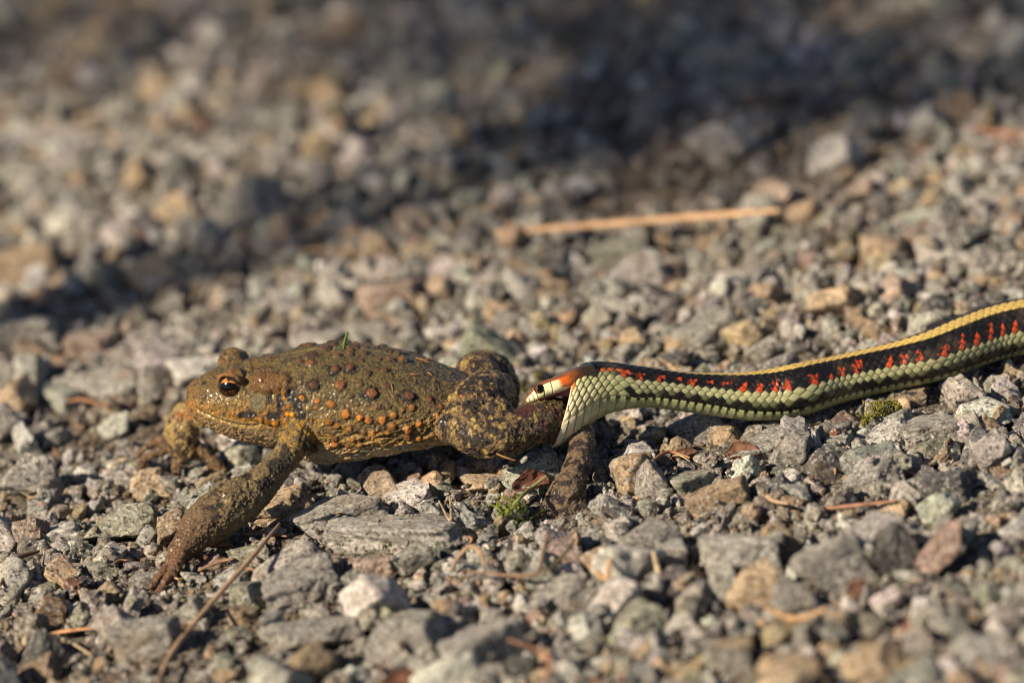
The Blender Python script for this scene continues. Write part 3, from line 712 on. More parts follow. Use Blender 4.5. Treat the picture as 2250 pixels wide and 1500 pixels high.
verts.append(HV.reshape(-1, 3)); quads.append(ring_quads(HN, HS, off)); cols.append(hcol.reshape(-1, 3)); off += HN * HS
# pink skin stretched at the corner of the mouth, between the upper lip and the jaw
pk = [(1216, 868, 24.5, 5), (1232, 862, 25.5, 9), (1246, 860, 26.0, 12), (1260, 862, 25.5, 13)]
v, q = tube(np.array([P(x, y, d) for x, y, d, _ in pk]), np.array([r for *_, r in pk]) * PXM, 20, 20, flat=(LAT, .35))
verts.append(v); quads.append(q + off); cols.append(np.tile(C(128, 84, 92), (len(v), 1))); off += len(v)
sv = np.vstack(verts); sq = np.vstack(quads); scol = np.vstack(cols)
sroot = tag(link('garter_snake', None), 'black garter snake with yellow stripe and red bars biting the toad\'s leg', 'snake')
sbase = np.array([pts[12][0], pts[12][1], 0.0]); sroot.location = sbase.tolist(); sroot.empty_display_size = .02
link('body', mesh_np('snake_body', sv - sbase, sq, scol, True, MAT_SNAKE), sroot)
for sgn in (1, -1):
    i = int(HN * .60)
    ii = int(np.argmin(np.abs(np.degrees(hth) - sgn * 74)))
    i = int(np.argmin([abs(pix(HV[k, ii])[0] - 1186) for k in range(HN)]))
    c = HV[i, ii]; n_ = HF[i][1] * sgn
    c = c - n_ * .9 * MM + HF[i][0] * .1 * MM
    v, q = ball(np.zeros(3), 1.0, 32, 48)
    f = v @ n_; ec = np.tile(C(6, 6, 6), (len(v), 1)); ring = np.exp(-((f - .62) / .07) ** 2)
    ec = ec + (C(150, 96, 40) - ec) * (ring * .8)[:, None]; ec = np.where((f < .42)[:, None], C(40, 26, 16), ec)
    link('eye', mesh_np('snake_eye', v * 1.95 * MM + c - sbase, q, ec, True, MAT_EYE), sroot)
print('snake length', Ltot)

# ------------------------------------------------------------------ ground: soil sheet, then stones packed from large to small
X0, X1, Y0, Y1 = -.58, .62, -.56, 1.24
RES = .001
NX, NY = int((X1 - X0) / RES), int((Y1 - Y0) / RES)
gx = X0 + (np.arange(NX) + .5) * RES; gy = Y0 + (np.arange(NY) + .5) * RES
def soil_z(x, y):
    p = np.stack([np.ravel(x), np.ravel(y), np.zeros(np.size(x))], 1)
    return (fbm(p * 9, 201, 3) * .0035 + fbm(p * 60, 207, 3) * .0016).reshape(np.shape(x))
HM = np.repeat(np.repeat(soil_z(*np.meshgrid(gx[::3], gy[::3], indexing='ij')), 3, 0), 3, 1)[:NX, :NY].copy()
CEIL = np.full((NX, NY), 1.0)
for vv in (tv2, sv):
    ix = ((vv[:, 0] - X0) / RES).astype(int); iy = ((vv[:, 1] - Y0) / RES).astype(int)
    ok = (ix > 1) & (ix < NX - 2) & (iy > 1) & (iy < NY - 2)
    for dx in (-1, 0, 1):
        for dy in (-1, 0, 1): np.minimum.at(CEIL, (ix[ok] + dx, iy[ok] + dy), vv[ok, 2])
# loose stones were pushed aside in front of the planted hand and the webbed foot
sight = np.array([-camloc[0], -camloc[1]]); 
for l in fingers[:4] + fingers[8:12]:
    w_, r_ = limb_world(l); q_ = catmull(np.column_stack([w_, r_]), 14)
    for p_ in q_:
        dr = camloc[:2] - p_[:2]; dr = dr / np.linalg.norm(dr)
        for t_ in np.arange(0, .045, .0007):
            i_, j_ = int((p_[0] + dr[0] * t_ - X0) / RES), int((p_[1] + dr[1] * t_ - Y0) / RES)
            CEIL[i_ - 2:i_ + 3, j_ - 1:j_ + 2] = np.minimum(CEIL[i_ - 2:i_ + 3, j_ - 1:j_ + 2], max(p_[2] - p_[3] * .6 + t_ * math.tan(ELEV), .0025))
ax_ = np.unique(np.concatenate([np.linspace(-30, X0 - .05, 26) * 1.0, np.arange(X0 - .02, X1 + .02, .0048), np.linspace(X1 + .05, 30, 26)]))
ay_ = np.unique(np.concatenate([np.linspace(-12, Y0 - .05, 20), np.arange(Y0 - .02, Y1 + .02, .0048), np.linspace(Y1 + .05, 60, 34)]))
gX, gY = np.meshgrid(ax_, ay_, indexing='ij')
gZ = soil_z(gX, gY)
gq = ring_quads(len(ax_), len(ay_), 0, False)[:, ::-1]
tag(link('ground', mesh_np('ground', np.stack([gX, gY, gZ], -1).reshape(-1, 3), gq, None, True, MAT_SOIL)), 'brown gritty soil between the gravel stones', kind='structure')

def ico(sub):
    b = bmesh.new(); bmesh.ops.create_icosphere(b, subdivisions=sub, radius=1.0)
    v = np.array([x.co[:] for x in b.verts]); f = np.array([[w.index for w in x.verts] for x in b.faces]); b.free(); return v, f
ICO = {k: ico(k) for k in (1, 2, 3, 4, 5)}
def rock(sub, seed, p=26, planes=9, rough=.06):
    r = np.random.default_rng(seed); d, f = ICO[sub]
    block = seed % 5 < 3
    n = r.standard_normal((planes, 3)); n /= np.linalg.norm(n, axis=1)[:, None]; h = r.uniform(.5, .95, planes)
    n = np.vstack([n, -n[:3]]); h = np.concatenate([h, r.uniform(.6, .9, 3)])
    if block:                                              # broken roughly along three joint directions
        e = np.vstack([np.eye(3), -np.eye(3)]) + r.normal(0, .17, (6, 3)); e /= np.linalg.norm(e, axis=1)[:, None]
        k = 2 + seed % 3; n = np.vstack([e, n[:k]]); h = np.concatenate([r.uniform(.5, .64, 6), r.uniform(.62, .85, k)])
    q = (np.maximum(d @ n.T, 0) / h) ** p
    rad = q.sum(1) ** (-1 / p); rad = np.minimum(rad, 1.35)
    v = d * rad[:, None]
    o = r.uniform(0, 50, 3)
    if rough: v = v * (1 + rough * 1.5 * fbm(v * 2.2 + o, seed, 3) + rough * .8 * fbm(v * 7 + o, seed + 5, 2))[:, None]
    v -= (v.max(0) + v.min(0)) / 2
    return v / np.abs(v).max(0), f
def rotm(r, flat=.5):
    a = r.uniform(0, 2 * math.pi); b, c = r.normal(0, flat, 2)
    cz, sz, cx, sx, cy, sy = math.cos(a), math.sin(a), math.cos(b), math.sin(b), math.cos(c), math.sin(c)
    return np.array([[cz, -sz, 0], [sz, cz, 0], [0, 0, 1]]) @ np.array([[cy, 0, sy], [0, 1, 0], [-sy, 0, cy]]) @ np.array([[1, 0, 0], [0, cx, -sx], [0, sx, cx]])
TAKEN = np.zeros((NX, NY), bool)
def settle(x, y, R, sc, sink, force=False, slack=.0, take=0.0, zmin=None):
    """height of the centre of a stone that comes to rest at x, y; None if an animal is in the way"""
    hx, hy, hz = np.sqrt(((R * sc) ** 2).sum(1))
    i0, i1 = int((x - hx - X0) / RES), int((x + hx - X0) / RES) + 1; j0, j1 = int((y - hy - Y0) / RES), int((y + hy - Y0) / RES) + 1
    if i0 < 0 or j0 < 0 or i1 >= NX or j1 >= NY: return None
    w = HM[i0:i1, j0:j1]; X = (gx[i0:i1] - x)[:, None] / hx; Y = (gy[j0:j1] - y)[None] / hy
    q = 1 - X * X - Y * Y; m_ = q > 0
    if not m_.any(): return None
    z = np.percentile(w[m_], 45) + hz * sink
    if zmin is not None: z = max(min(z, zmin + .35 * hz), zmin)
    prof = np.sqrt(np.clip(q, 0, 1)) * hz * .92
    clr = (CEIL[i0:i1, j0:j1] - prof)[m_].min() + slack
    if z > clr:
        if not force and z - clr > hz * .9: return None
        z = clr
        if z < -hz * .75 + 0: return None
    HM[i0:i1, j0:j1] = np.where(m_, np.maximum(w, z + prof), w)
    if take: TAKEN[i0:i1, j0:j1] |= q > take
    return z
GREY, LIGHT, DARK, TAN, GREENISH, PINK, RUST = (np.array(c) for c in ((.33, .312, .28), (.52, .495, .455), (.115, .11, .105), (.43, .32, .205), (.30, .295, .225), (.36, .265, .21), (.30, .13, .075)))
KINDS = [('grey', GREY, 'mid grey angular gravel stone lying in the gravel bed'), ('light', LIGHT, 'pale whitish grey gravel stone lying in the gravel bed'), ('dark', DARK, 'dark charcoal gravel stone lying in the gravel bed'),
         ('tan', TAN, 'sandy tan gravel stone lying in the gravel bed'), ('greenish', GREENISH, 'dull grey-green gravel stone lying in the gravel bed'), ('pink', PINK, 'dusty pink gravel stone lying in the gravel bed'), ('rust', RUST, 'small rust red gravel stone lying in the gravel bed')]
KW = np.array([.47, .24, .09, .13, .03, .03, .005]); KW /= KW.sum()
base4 = [mesh_np('rock_mesh', *rock(5, 300 + i, 34, 8, .11), None, True, MAT_STONE) for i in range(14)]
base3 = [mesh_np('rock_mesh', *rock(4, 400 + i, 30, 9, .10), None, True, MAT_STONE) for i in range(30)]
def put_stone(data, loc, R, sc, colr, label, group=None, name='stone'):
    o = link(name, data); mm = np.eye(4); mm[:3, :3] = R * sc; mm[:3, 3] = loc; o.matrix_world = Matrix(mm.tolist())
    o.color = (*np.clip(colr, .01, .9), 1.0); tag(o, label, 'stone', group); return o
# hero stones traced from the photograph: px, py of the centre, width px, height px, kind, spin, label
HERO = [(735, 1125, 195, 80, 'grey', .15, 'blocky grey stone in front of the toad\'s belly, half shaded by its foreleg'),
        (590, 1115, 200, 75, 'tan', .3, 'buff flat stone wedged behind the toad\'s planted foreleg'),
        (880, 1168, 320, 85, 'grey', -.1, 'long flat grey slab of stone lying in front of the toad'),
        (265, 1145, 165, 85, 'greenish', .5, 'dark olive-grey wedge-shaped stone beside the toad\'s planted hand'),
        (1065, 1050, 125, 55, 'tan', 0, 'tan pitted flat stone under the toad\'s rear belly'),
        (1400, 1050, 90, 105, 'tan', 0, 'knobbly cream-tan stone standing beside the toad\'s webbed hind foot'),
        (1520, 1065, 105, 65, 'greenish', 0, 'flat pale green speckled stone next to the knobbly cream-tan one'),
        (1580, 1100, 140, 80, 'tan', .4, 'brown-yellow wedge stone leaning on the pale green speckled stone'),
        (1815, 1020, 120, 85, 'dark', -.4, 'blue-black and white streaked stone below the snake\'s body'),
        (1920, 1045, 140, 95, 'grey', -.2, 'speckled light grey stone touching the blue-black streaked stone'),
        (2075, 1065, 130, 80, 'dark', .2, 'smooth dark brown-grey stone at the edge of the gravel bank'),
        (1690, 975, 150, 70, 'grey', .2, 'broad grey stone lying under the snake\'s raised belly'),
        (1590, 945, 80, 50, 'tan', 0, 'small tan stone that props up the snake\'s belly'),
        (1950, 955, 120, 70, 'light', .1, 'whitish crystalline stone beside the yellow moss'),
        (2040, 940, 150, 75, 'grey', .0, 'grey flecked stone against the whitish crystalline stone'),
        (1895, 975, 42, 32, 'rust', 0, 'small brick red stone below the snake'),
        (1995, 1003, 48, 30, 'greenish', 0, 'tiny pale green flat stone near the brick red stone'),
        (1425, 1195, 145, 110, 'grey', 0, 'rounded cube-shaped grey stone with dark shaded flank'),
        (1620, 1225, 200, 130, 'grey', .2, 'large blunt grey stone out in the gravel below the snake\'s neck'),
        (1715, 1190, 70, 100, 'tan', .9, 'upright brown tooth-shaped stone in the gravel'),
        (1835, 1250, 150, 140, 'grey', .7, 'steep triangular grey stone with a dark side'),
        (1965, 1220, 110, 130, 'dark', 1.0, 'tall narrow grey stone tilted to one side'),
        (1660, 1290, 130, 100, 'tan', 0, 'big orange-tan stone in the gravel'),
        (1240, 1295, 180, 90, 'grey', 0, 'plump rounded grey stone below the webbed hind foot'),
        (825, 1245, 105, 60, 'pink', 0, 'flat dusty pink stone in front of the long grey slab'),
        (660, 1290, 170, 95, 'grey', .2, 'coarse grey stone with glinting crystals by the dry stalk'),
        (545, 1310, 90, 65, 'greenish', 0, 'squarish olive-grey stone beside the dry stalk'),
        (500, 1275, 110, 50, 'grey', .3, 'smooth grey stone lying under the dry stalk'),
        (550, 1215, 95, 70, 'greenish', 0, 'grey-brown lump of stone under the tip of the dry stalk'),
        (95, 1285, 95, 30, 'greenish', 0, 'smooth flat oval stone on bare brown soil'),
        (130, 1170, 110, 70, 'light', .3, 'pale grey chipped stone beside bare brown soil'),
        (70, 1060, 120, 120, 'grey', .5, 'tall pale grey stone at the foot of the bank'),
        (680, 1385, 230, 90, 'grey', 0, 'wide rounded grey boulder-like stone'),
        (900, 1400, 170, 130, 'grey', .5, 'pyramid-shaped beige-grey stone beyond the toad\'s belly slab'),
        (1060, 1430, 190, 140, 'grey', .3, 'large soft-edged grey stone with a shaded flank'),
        (320, 1410, 150, 100, 'grey', 0, 'broad flat grey stone near the foot of the dry stalk'),
        (1395, 1365, 150, 90, 'greenish', 0, 'olive-brown rounded stone below the plump grey one'),
        (1910, 1455, 170, 90, 'tan', .3, 'large pale tan slab-like stone'),
        (860, 650, 150, 85, 'pink', .1, 'pinkish stone with a dark red stained side behind the toad'),
        (1365, 555, 120, 75, 'greenish', 0, 'pale grey-green stone leaning under the long brown straw'),
        (1945, 545, 125, 75, 'tan', -.2, 'cream and grey stone standing proud behind the snake'),
        (1960, 640, 85, 65, 'pink', .5, 'salmon pink stone just behind the snake'),
        (1210, 640, 75, 60, 'tan', 0, 'tan stone with a black hollow beside it'),
        (205, 750, 120, 60, 'pink', 0, 'brown-pink flat stone behind the toad\'s snout'),
        (60, 740, 170, 120, 'grey', 0, 'big slate grey stone behind the toad\'s snout'),
        (230, 830, 220, 90, 'grey', .1, 'long low grey stone behind the toad\'s far hand'),
        (430, 820, 150, 90, 'light', .2, 'light grey stone right behind the toad\'s eyes'),
        (330, 1060, 80, 70, 'tan', .4, 'yellowish tan stone below the toad\'s far hand'),
        (470, 1060, 70, 55, 'tan', .6, 'small yellow-tan stone under the toad\'s far fingers'),
        (60, 580, 140, 90, 'tan', .0, 'rounded cream-tan stone far behind the toad'),
        (380, 480, 110, 90, 'tan', .6, 'orange-tan block far behind the toad'),
        (545, 470, 200, 130, 'grey', .5, 'large tilted beige stone far behind the toad'),
        (740, 230, 90, 120, 'tan', .9, 'bright cream stone in the far gravel'),
        (1215, 185, 160, 50, 'tan', .1, 'long peach-coloured stone in the far gravel'),
        (1085, 115, 120, 70, 'tan', .3, 'peach-tan stone beyond the long peach-coloured one'),
        (130, 385, 170, 60, 'greenish', 0, 'wide dull olive stone far behind the toad')]
KD = {k: c for k, c, _ in KINDS}
hr = np.random.default_rng(21)
for i, (px, py, wp, hp_, kd_, spin, lb) in enumerate(HERO):
    g = G(px, py, .003 + hp_ * PXM * .2); k = np.linalg.norm(g - camloc) / DIST
    a = wp * PXM * k / 2 * 1.06; v_ = hp_ * PXM * k / 2 * 1.08
    b = min(a * hr.uniform(.6, .85), v_ * 1.7); c = max(math.sqrt(max(v_ ** 2 - (b * .375) ** 2, 0)) / .927, v_ * .6, a * .2)
    th_ = spin * .6 if abs(spin) < .45 else spin
    R = np.array([[1, 0, 0], [0, 1, 0], [0, 0, 1.0]])
    yaw = hr.normal(0, .25); R = np.array([[math.cos(yaw), -math.sin(yaw), 0], [math.sin(yaw), math.cos(yaw), 0], [0, 0, 1]]) @ np.array([[math.cos(spin * .5), 0, -math.sin(spin * .5)], [0, 1, 0], [math.sin(spin * .5), 0, math.cos(spin * .5)]])
    z = settle(g[0], g[1], R, np.array([a, b, c]), .62, True, take=.22, zmin=.0015 + .3 * c)
    if z is None: print('hero skipped', lb); continue
    put_stone(base4[i % 14], (g[0], g[1], z), R, np.array([a, b, c]), KD[kd_] * hr.uniform(.85, 1.2), lb)
# visible footprint of the frame on the ground
cor = [G(-60, 1560), G(2310, 1560), G(2310, -60), G(-60, -60)]
def inview(x, y):
    s_ = True
    for a, b in zip(cor, cor[1:] + cor[:1]): s_ = s_ & ((b[0] - a[0]) * (y - a[1]) - (b[1] - a[1]) * (x - a[0]) > 0)
    return s_
print('corners', [c.round(2).tolist() for c in cor])
def stone_colour(k, r): return KINDS[k][1] * r.uniform(.72, 1.3) * (1 + r.normal(0, .035, 3))
def stone_label(k, x, y, a, sc):
    colr = ['mid grey', 'pale whitish grey', 'dark charcoal', 'sandy tan', 'dull grey-green', 'dusty pink', 'rust red'][k]
    size = 'small' if a < .0075 else ('large' if a > .0105 else 'medium-sized'); shp = 'flat' if sc[2] / a < .55 else 'chunky'
    side = "toad" if x < .03 else "snake"
    if x < -.125 and -.06 < y < .09: wh = "in front of the toad's snout"
    elif x < -.125 and y <= -.06: wh = "below the toad's planted hand"
    else:
        mid = .0 if x < .03 else .02 + .12 * (x - .03)
        d = y - mid
        wh = (f'close in front of the {side}' if d > -.055 else f'well in front of the {side}') if d < 0 else (f'close behind the {side}' if d < .10 else (f'some way behind the {side}' if d < .25 else f'far behind the {side}'))
    return f'{size} {shp} {colr} gravel stone {wh}', f'{size} {shp} {colr} stones {wh}'
mr = np.random.default_rng(33)
count = 0; tries = 0
while count < 250 and tries < 6000:
    tries += 1
    px, py = mr.uniform(-20, 2270), mr.uniform(-20, 1560) 
    g = G(px, py, 0); x, y = g[:2]
    a = mr.choice([.0062, .0075, .009, .0112, .0135], p=[.30, .30, .22, .13, .05] if py < 1120 else [.18, .26, .28, .19, .09]) * mr.uniform(.9, 1.15)
    if HM[min(max(int((x - X0) / RES), 0), NX - 1), min(max(int((y - Y0) / RES), 0), NY - 1)] > .006: continue
    sc = a * np.array([1, mr.uniform(.55, .95), mr.uniform(.42, .82)]); R = rotm(mr)
    z = settle(x, y, R, sc, .62, take=.3)
    if z is None: continue
    k = mr.choice(7, p=KW)
    if k == 6: k = 0
    put_stone(base3[count % 30], (x, y, z), R, sc, stone_colour(k, mr), *stone_label(k, x, y, a, sc)); count += 1
print('medium stones', count)
# the rest of the gravel: one object that nobody could count
pools = {1: [rock(1, 900 + i, 30, 8, .0) for i in range(40)], 2: [rock(2, 950 + i, 30, 9, .06) for i in range(40)], 3: [rock(3, 1000 + i, 30, 9, .09) for i in range(30)]}
acc = {1: [[] for _ in range(40)], 2: [[] for _ in range(40)], 3: [[] for _ in range(30)]}
fr_ = np.random.default_rng(55)
_bg = fbm(np.stack([np.repeat(gx[::4], len(gy[::4])), np.tile(gy[::4], len(gx[::4])), np.zeros(len(gx[::4]) * len(gy[::4]))], 1) * 14, 311, 3).reshape(len(gx[::4]), len(gy[::4]))
_soilspots = [(G(px, py)[:2], r) for px, py, r in ((400, 1230, .03), (140, 1220, .028), (120, 1380, .03), (280, 960, .03), (1800, 1130, .018), (1500, 600, .04), (2000, 330, .06), (640, 1220, .015), (1350, 350, .08), (60, 1480, .03))]
def brown_at(x, y):
    v = _bg[int((x - X0) / RES) // 4, int((y - Y0) / RES) // 4] * 1.6 - .1
    for c, r in _soilspots: v += .9 * math.exp(-((x - c[0]) ** 2 + (y - c[1]) ** 2) / (r * r))
    return max(v, 0)
def scatter(n, amin, amax, sub, sink, tries_=3, outside=False, power=1.6):
    got = 0
    for _ in range(n):
        best = None
        for _t in range(tries_):
            if outside:
                x, y = fr_.uniform(X0, X1), fr_.uniform(Y0, Y1)
                if inview(x, y): continue
            elif fr_.random() < .9: g = G(fr_.uniform(-150, 2400), fr_.uniform(-80, 1600), 0); x, y = g[:2]
            else: x, y = fr_.uniform(X0, X1), fr_.uniform(Y0, Y1)
            if not (X0 + .012 < x < X1 - .012 and Y0 + .012 < y < Y1 - .012): continue
            h = HM[int((x - X0) / RES), int((y - Y0) / RES)]
            if TAKEN[int((x - X0) / RES), int((y - Y0) / RES)] and fr_.random() < .97: continue
            if best is None or h < best[0]: best = (h, x, y)
        if best is None: continue
        _, x, y = best
        far_ = 0 if outside else np.clip((y - .1) / .5, 0, 1)
        a = (amin + (amax - amin) * fr_.random() ** power) * (1 + .6 * far_)
        sc = a * np.array([1, fr_.uniform(.5, .95), fr_.uniform(.36, .85)]); R = rotm(fr_, .6)
        z = settle(x, y, R, sc, sink)
        if z is None: continue
        k = fr_.choice(7, p=KW)
        cc = stone_colour(k, fr_)
        bn = float(np.clip(brown_at(x, y) * (1.3 if a < .002 else .5), 0, .85)); cc = cc * (.8 if a < .002 else .93); cc = cc + (np.array([.15, .105, .066]) * fr_.uniform(.6, 1.4) - cc) * bn  # finest grit also darkened to deepen the shade between larger stones
        acc[sub][fr_.integers(len(acc[sub]))].append((x, y, z, R * sc, cc)); got += 1
    return got
print('fine', scatter(1500, .0044, .0080, 3, .52), scatter(8500, .0018, .0046, 2, .5, 3, False, 2.0), scatter(21000, .0006, .0018, 1, .45, 2), scatter(2600, .006, .012, 2, .5, 2, True), scatter(7500, .0025, .006, 1, .5, 2, True))
Vs, Fs, Cs, off = [], [], [], 0
for sub in (1, 2, 3):
    for (v, f), it in zip(pools[sub], acc[sub]):
        if not it: continue
        M_ = np.array([t[3] for t in it]); Lc = np.array([t[:3] for t in it]); Cc = np.array([t[4] for t in it])
        W = np.einsum('nij,vj->nvi', M_, v) + Lc[:, None]
        Vs.append(W.reshape(-1, 3)); Fs.append((f[None] + (np.arange(len(it)) * len(v))[:, None, None]).reshape(-1, 3) + off)
        Cs.append(np.repeat(Cc, len(v), 0)); off += W.shape[0] * W.shape[1]
Vs, Fs, Cs = np.vstack(Vs), np.vstack(Fs), np.vstack(Cs)
tag(link('gravel', mesh_np('gravel', Vs, Fs, Cs, False, MAT_GRAVEL)), 'mixed grey and tan crushed gravel covering the ground', kind='stuff')
print('gravel tris', len(Fs))

# ------------------------------------------------------------------ litter: stalks, straws, needles, leaves, moss
def hm(x, y):
    i, j = int((x - X0) / RES), int((y - Y0) / RES)
    if not (1 < i < NX - 2 and 1 < j < NY - 2): return .004
    return float(HM[i - 1:i + 2, j - 1:j + 2].max())
def on_ground(px, py, lift=0.0):
    z = .004
    for _ in range(6): g = G(px, py, z); z = .5 * z + .5 * (hm(g[0], g[1]) + lift * MM)
    return G(px, py, z)
lr = np.random.default_rng(77)
def fleck(v, c, amt=.25, seed=0):
    c = np.asarray(c); c = (c * .72 + c.mean() * .28) * .8
    n = fbm(v / MM * np.array([.5, .5, .5]), 500 + seed, 3); return np.asarray(c)[None] * (1 + amt * 2 * n)[:, None]
def strand(name, pix_, rpx, c, label, cat, group=None, flat=1.0, n=28, relax=True, taper=.6, straight=False):
    pts_ = []
    for q in pix_:
        lift = q[2] if len(q) > 2 else 0.3
        pts_.append(on_ground(q[0], q[1], lift + rpx * PXM / MM))
    pts_ = np.array(pts_)
    if straight:
        t = np.linspace(0, 1, len(pts_))[:, None]; ln_ = pts_[0] + (pts_[-1] - pts_[0]) * t
        fine_ = pts_[0] + (pts_[-1] - pts_[0]) * np.linspace(0, 1, 60)[:, None]
        gap_ = np.sort([hm(*f[:2]) + rpx * PXM * .5 - f[2] for f in fine_])[-6]; ln_[:, 2] += max(gap_, 0); pts_ = ln_; relax = False
    if relax and len(pts_) > 2:                            # a stiff stem bridges the hollows
        t = np.linspace(0, 1, len(pts_)); w = np.polyfit(t, pts_[:, 2], 1); zz = np.polyval(w, t); pts_[:, 2] = zz + max((pts_[:, 2] - zz).max() * .6, 0)
    k = np.linalg.norm(pts_.mean(0) - camloc) / DIST
    r_ = rpx * PXM * k * np.concatenate([[taper], np.ones(len(pts_) - 2), [taper]]) * lr.uniform(.9, 1.1, len(pts_))
    v, q = tube(pts_, r_, n, 10, None if flat == 1.0 else ((0.1, -.2, 1.0), flat))
    b = pts_[0].copy(); o = link(name, mesh_np(name, v - b, q, fleck(v, c, .3, len(bpy.data.objects)), True, MAT_LITTER), None, b)
    return tag(o, label, cat, group)
straw_c, brown_c, pale_c, orange_c, stemg = C(178, 140, 92), C(120, 82, 54), C(196, 168, 122), C(190, 126, 66), C(128, 122, 62)
strand('dry_stalk', [(345, 1500, 1), (378, 1432, 3), (432, 1362, 5), (500, 1284, 8), (562, 1214, 10), (614, 1150, 12)], 6.0, C(176, 138, 96), 'long thin dry stalk rising in front of the toad\'s planted arm', 'stalk', None, 1, 40, False, .5)
strand('long_straw', [(1100, 532, 2), (1250, 522, 2), (1400, 514, 3), (1560, 500, 3), (1712, 484, 3)], 13, C(206, 158, 104), 'long straight brown straw lying across the gravel behind the animals', 'straw', None, .5, 40, straight=True)
strand('twig', [(1770, 1122), (1845, 1117), (1965, 1100)], 5.5, C(160, 108, 74), 'thin reddish brown twig lying on a flat grey-green stone', 'twig')
strand('wood_chip', [(1662, 1070), (1695, 1092), (1732, 1117)], 7, C(196, 156, 112), 'pale split wood chip pointing down beside the blue-black stones', 'wood chip', None, .45)
strand('wood_chip', [(1436, 1212), (1444, 1245), (1456, 1282)], 6, pale_c, 'bent cream wood sliver on the rounded cube-shaped stone', 'wood chip', None, .5)
strand('wood_chip', [(1392, 1284), (1424, 1318)], 6, straw_c, 'short tan wood sliver below the bent cream one', 'wood chip', None, .5)
strand('straw_piece', [(862, 1205), (890, 1214), (918, 1220)], 6, C(206, 160, 108), 'short broad straw piece beside the dusty pink stone', 'straw', None, .4)
strand('curved_twig', [(775, 1290, 1), (820, 1288, 2), (850, 1276, 3), (872, 1262, 4)], 4, C(150, 124, 66), 'curved yellow-green stem in front of the dusty pink stone', 'stem')
strand('pine_needle', [(1428, 1012), (1470, 1010), (1514, 1002)], 4.5, orange_c, 'orange pine needle lying beside the curled dry leaf', 'needle')
strand('pine_needle', [(134, 884), (180, 888), (236, 890)], 5, C(150, 100, 62), 'brown needle lying ahead of the toad\'s far hand', 'needle')
strand('twig', [(0, 1282), (36, 1246), (84, 1208)], 6, C(124, 86, 60), 'dark brown twig beside the smooth flat oval stone', 'twig')
strand('straw_piece', [(104, 1394), (150, 1384), (206, 1380)], 6, C(196, 132, 76), 'orange-brown straw curl on the bare soil', 'straw', None, .5)
strand('straw_piece', [(160, 1412), (200, 1438)], 6, pale_c, 'short pale straw piece by the orange-brown curl', 'straw', None, .5)
strand('long_straw', [(420, 572), (540, 566), (690, 560), (800, 556)], 6, C(150, 116, 78), 'thin pale straw lying far behind the toad', 'straw', None, .5)
strand('long_straw', [(2140, 286), (2200, 290), (2290, 296)], 7, C(196, 124, 66), 'orange straw lying far behind the snake', 'straw', None, .5)
strand('straw_piece', [(1120, 1405, 6), (1204, 1440, 3), (1198, 1500, 0)], 7, C(164, 112, 74), 'bent brown straw standing up between the soft-edged grey stones', 'straw', None, .5, relax=False)
strand('bent_twig', [(1205, 1180, 6), (1190, 1225, 5), (1165, 1262, 3), (1030, 1268, 1)], 4.5, C(140, 104, 70), 'kinked brown stem lying below the toad\'s webbed hind foot', 'stem')
strand('bent_twig', [(1262, 1190, 5), (1226, 1232, 3), (1196, 1262, 1)], 4.0, C(140, 122, 62), 'olive stem crossing the kinked brown stem', 'stem')
strand('bent_twig', [(992, 1252, 2), (1010, 1220, 6), (1034, 1200, 8), (1056, 1215, 6), (1064, 1240, 3)], 5, C(168, 130, 86), 'looped dry stem beside the long grey slab', 'stem', relax=False)
strand('wood_chip', [(1690, 1356), (1750, 1352), (1812, 1358)], 11, C(196, 148, 84), 'broad yellow-brown bark strip below the orange-tan stone', 'wood chip', None, .5)
strand('wood_chip', [(1300, 1268), (1330, 1262), (1344, 1252)], 7, C(200, 150, 92), 'small leaf-shaped tan chip by the plump grey stone', 'wood chip', None, .5)
strand('wood_chip', [(535, 1172), (580, 1178), (628, 1176)], 6, C(150, 104, 72), 'brown wood sliver in the shade of the toad\'s forearm', 'wood chip', None, .5)
strand('wood_chip', [(440, 1250), (480, 1240), (510, 1226)], 7, C(150, 112, 76), 'flat brown bark sliver beside the toad\'s planted fingers', 'wood chip', None, .5)
strand('wood_chip', [(366, 1258), (392, 1272)], 5, C(204, 156, 92), 'tiny straw-yellow chip at the toad\'s fingertips', 'wood chip', None, .5)
# many small needles and chips that only their place tells apart
for i in range(46):
    px, py = lr.uniform(0, 2250), lr.uniform(880, 1500) if lr.random() < .65 else lr.uniform(250, 850)
    an, ln = lr.uniform(0, math.pi), lr.uniform(22, 60)
    g = on_ground(px, py)
    if CEIL[min(max(int((g[0] - X0) / RES), 0), NX - 1), min(max(int((g[1] - Y0) / RES), 0), NY - 1)] < .5: continue
    dx, dy = math.cos(an) * ln / 2, math.sin(an) * ln / 3.5
    w_ = 'in front of the animals' if py > 900 else 'behind the animals'
    strand('needle_fragment', [(px - dx, py - dy), (px + lr.normal(0, 4), py + lr.normal(0, 4)), (px + dx, py + dy)], lr.uniform(1.8, 3.6), [brown_c, straw_c, orange_c, pale_c][lr.integers(4)] * lr.uniform(.7, 1.1),
           f'tiny dry needle fragment scattered on the gravel {w_}', 'needle', f'needle fragments {w_}', .6, 14)
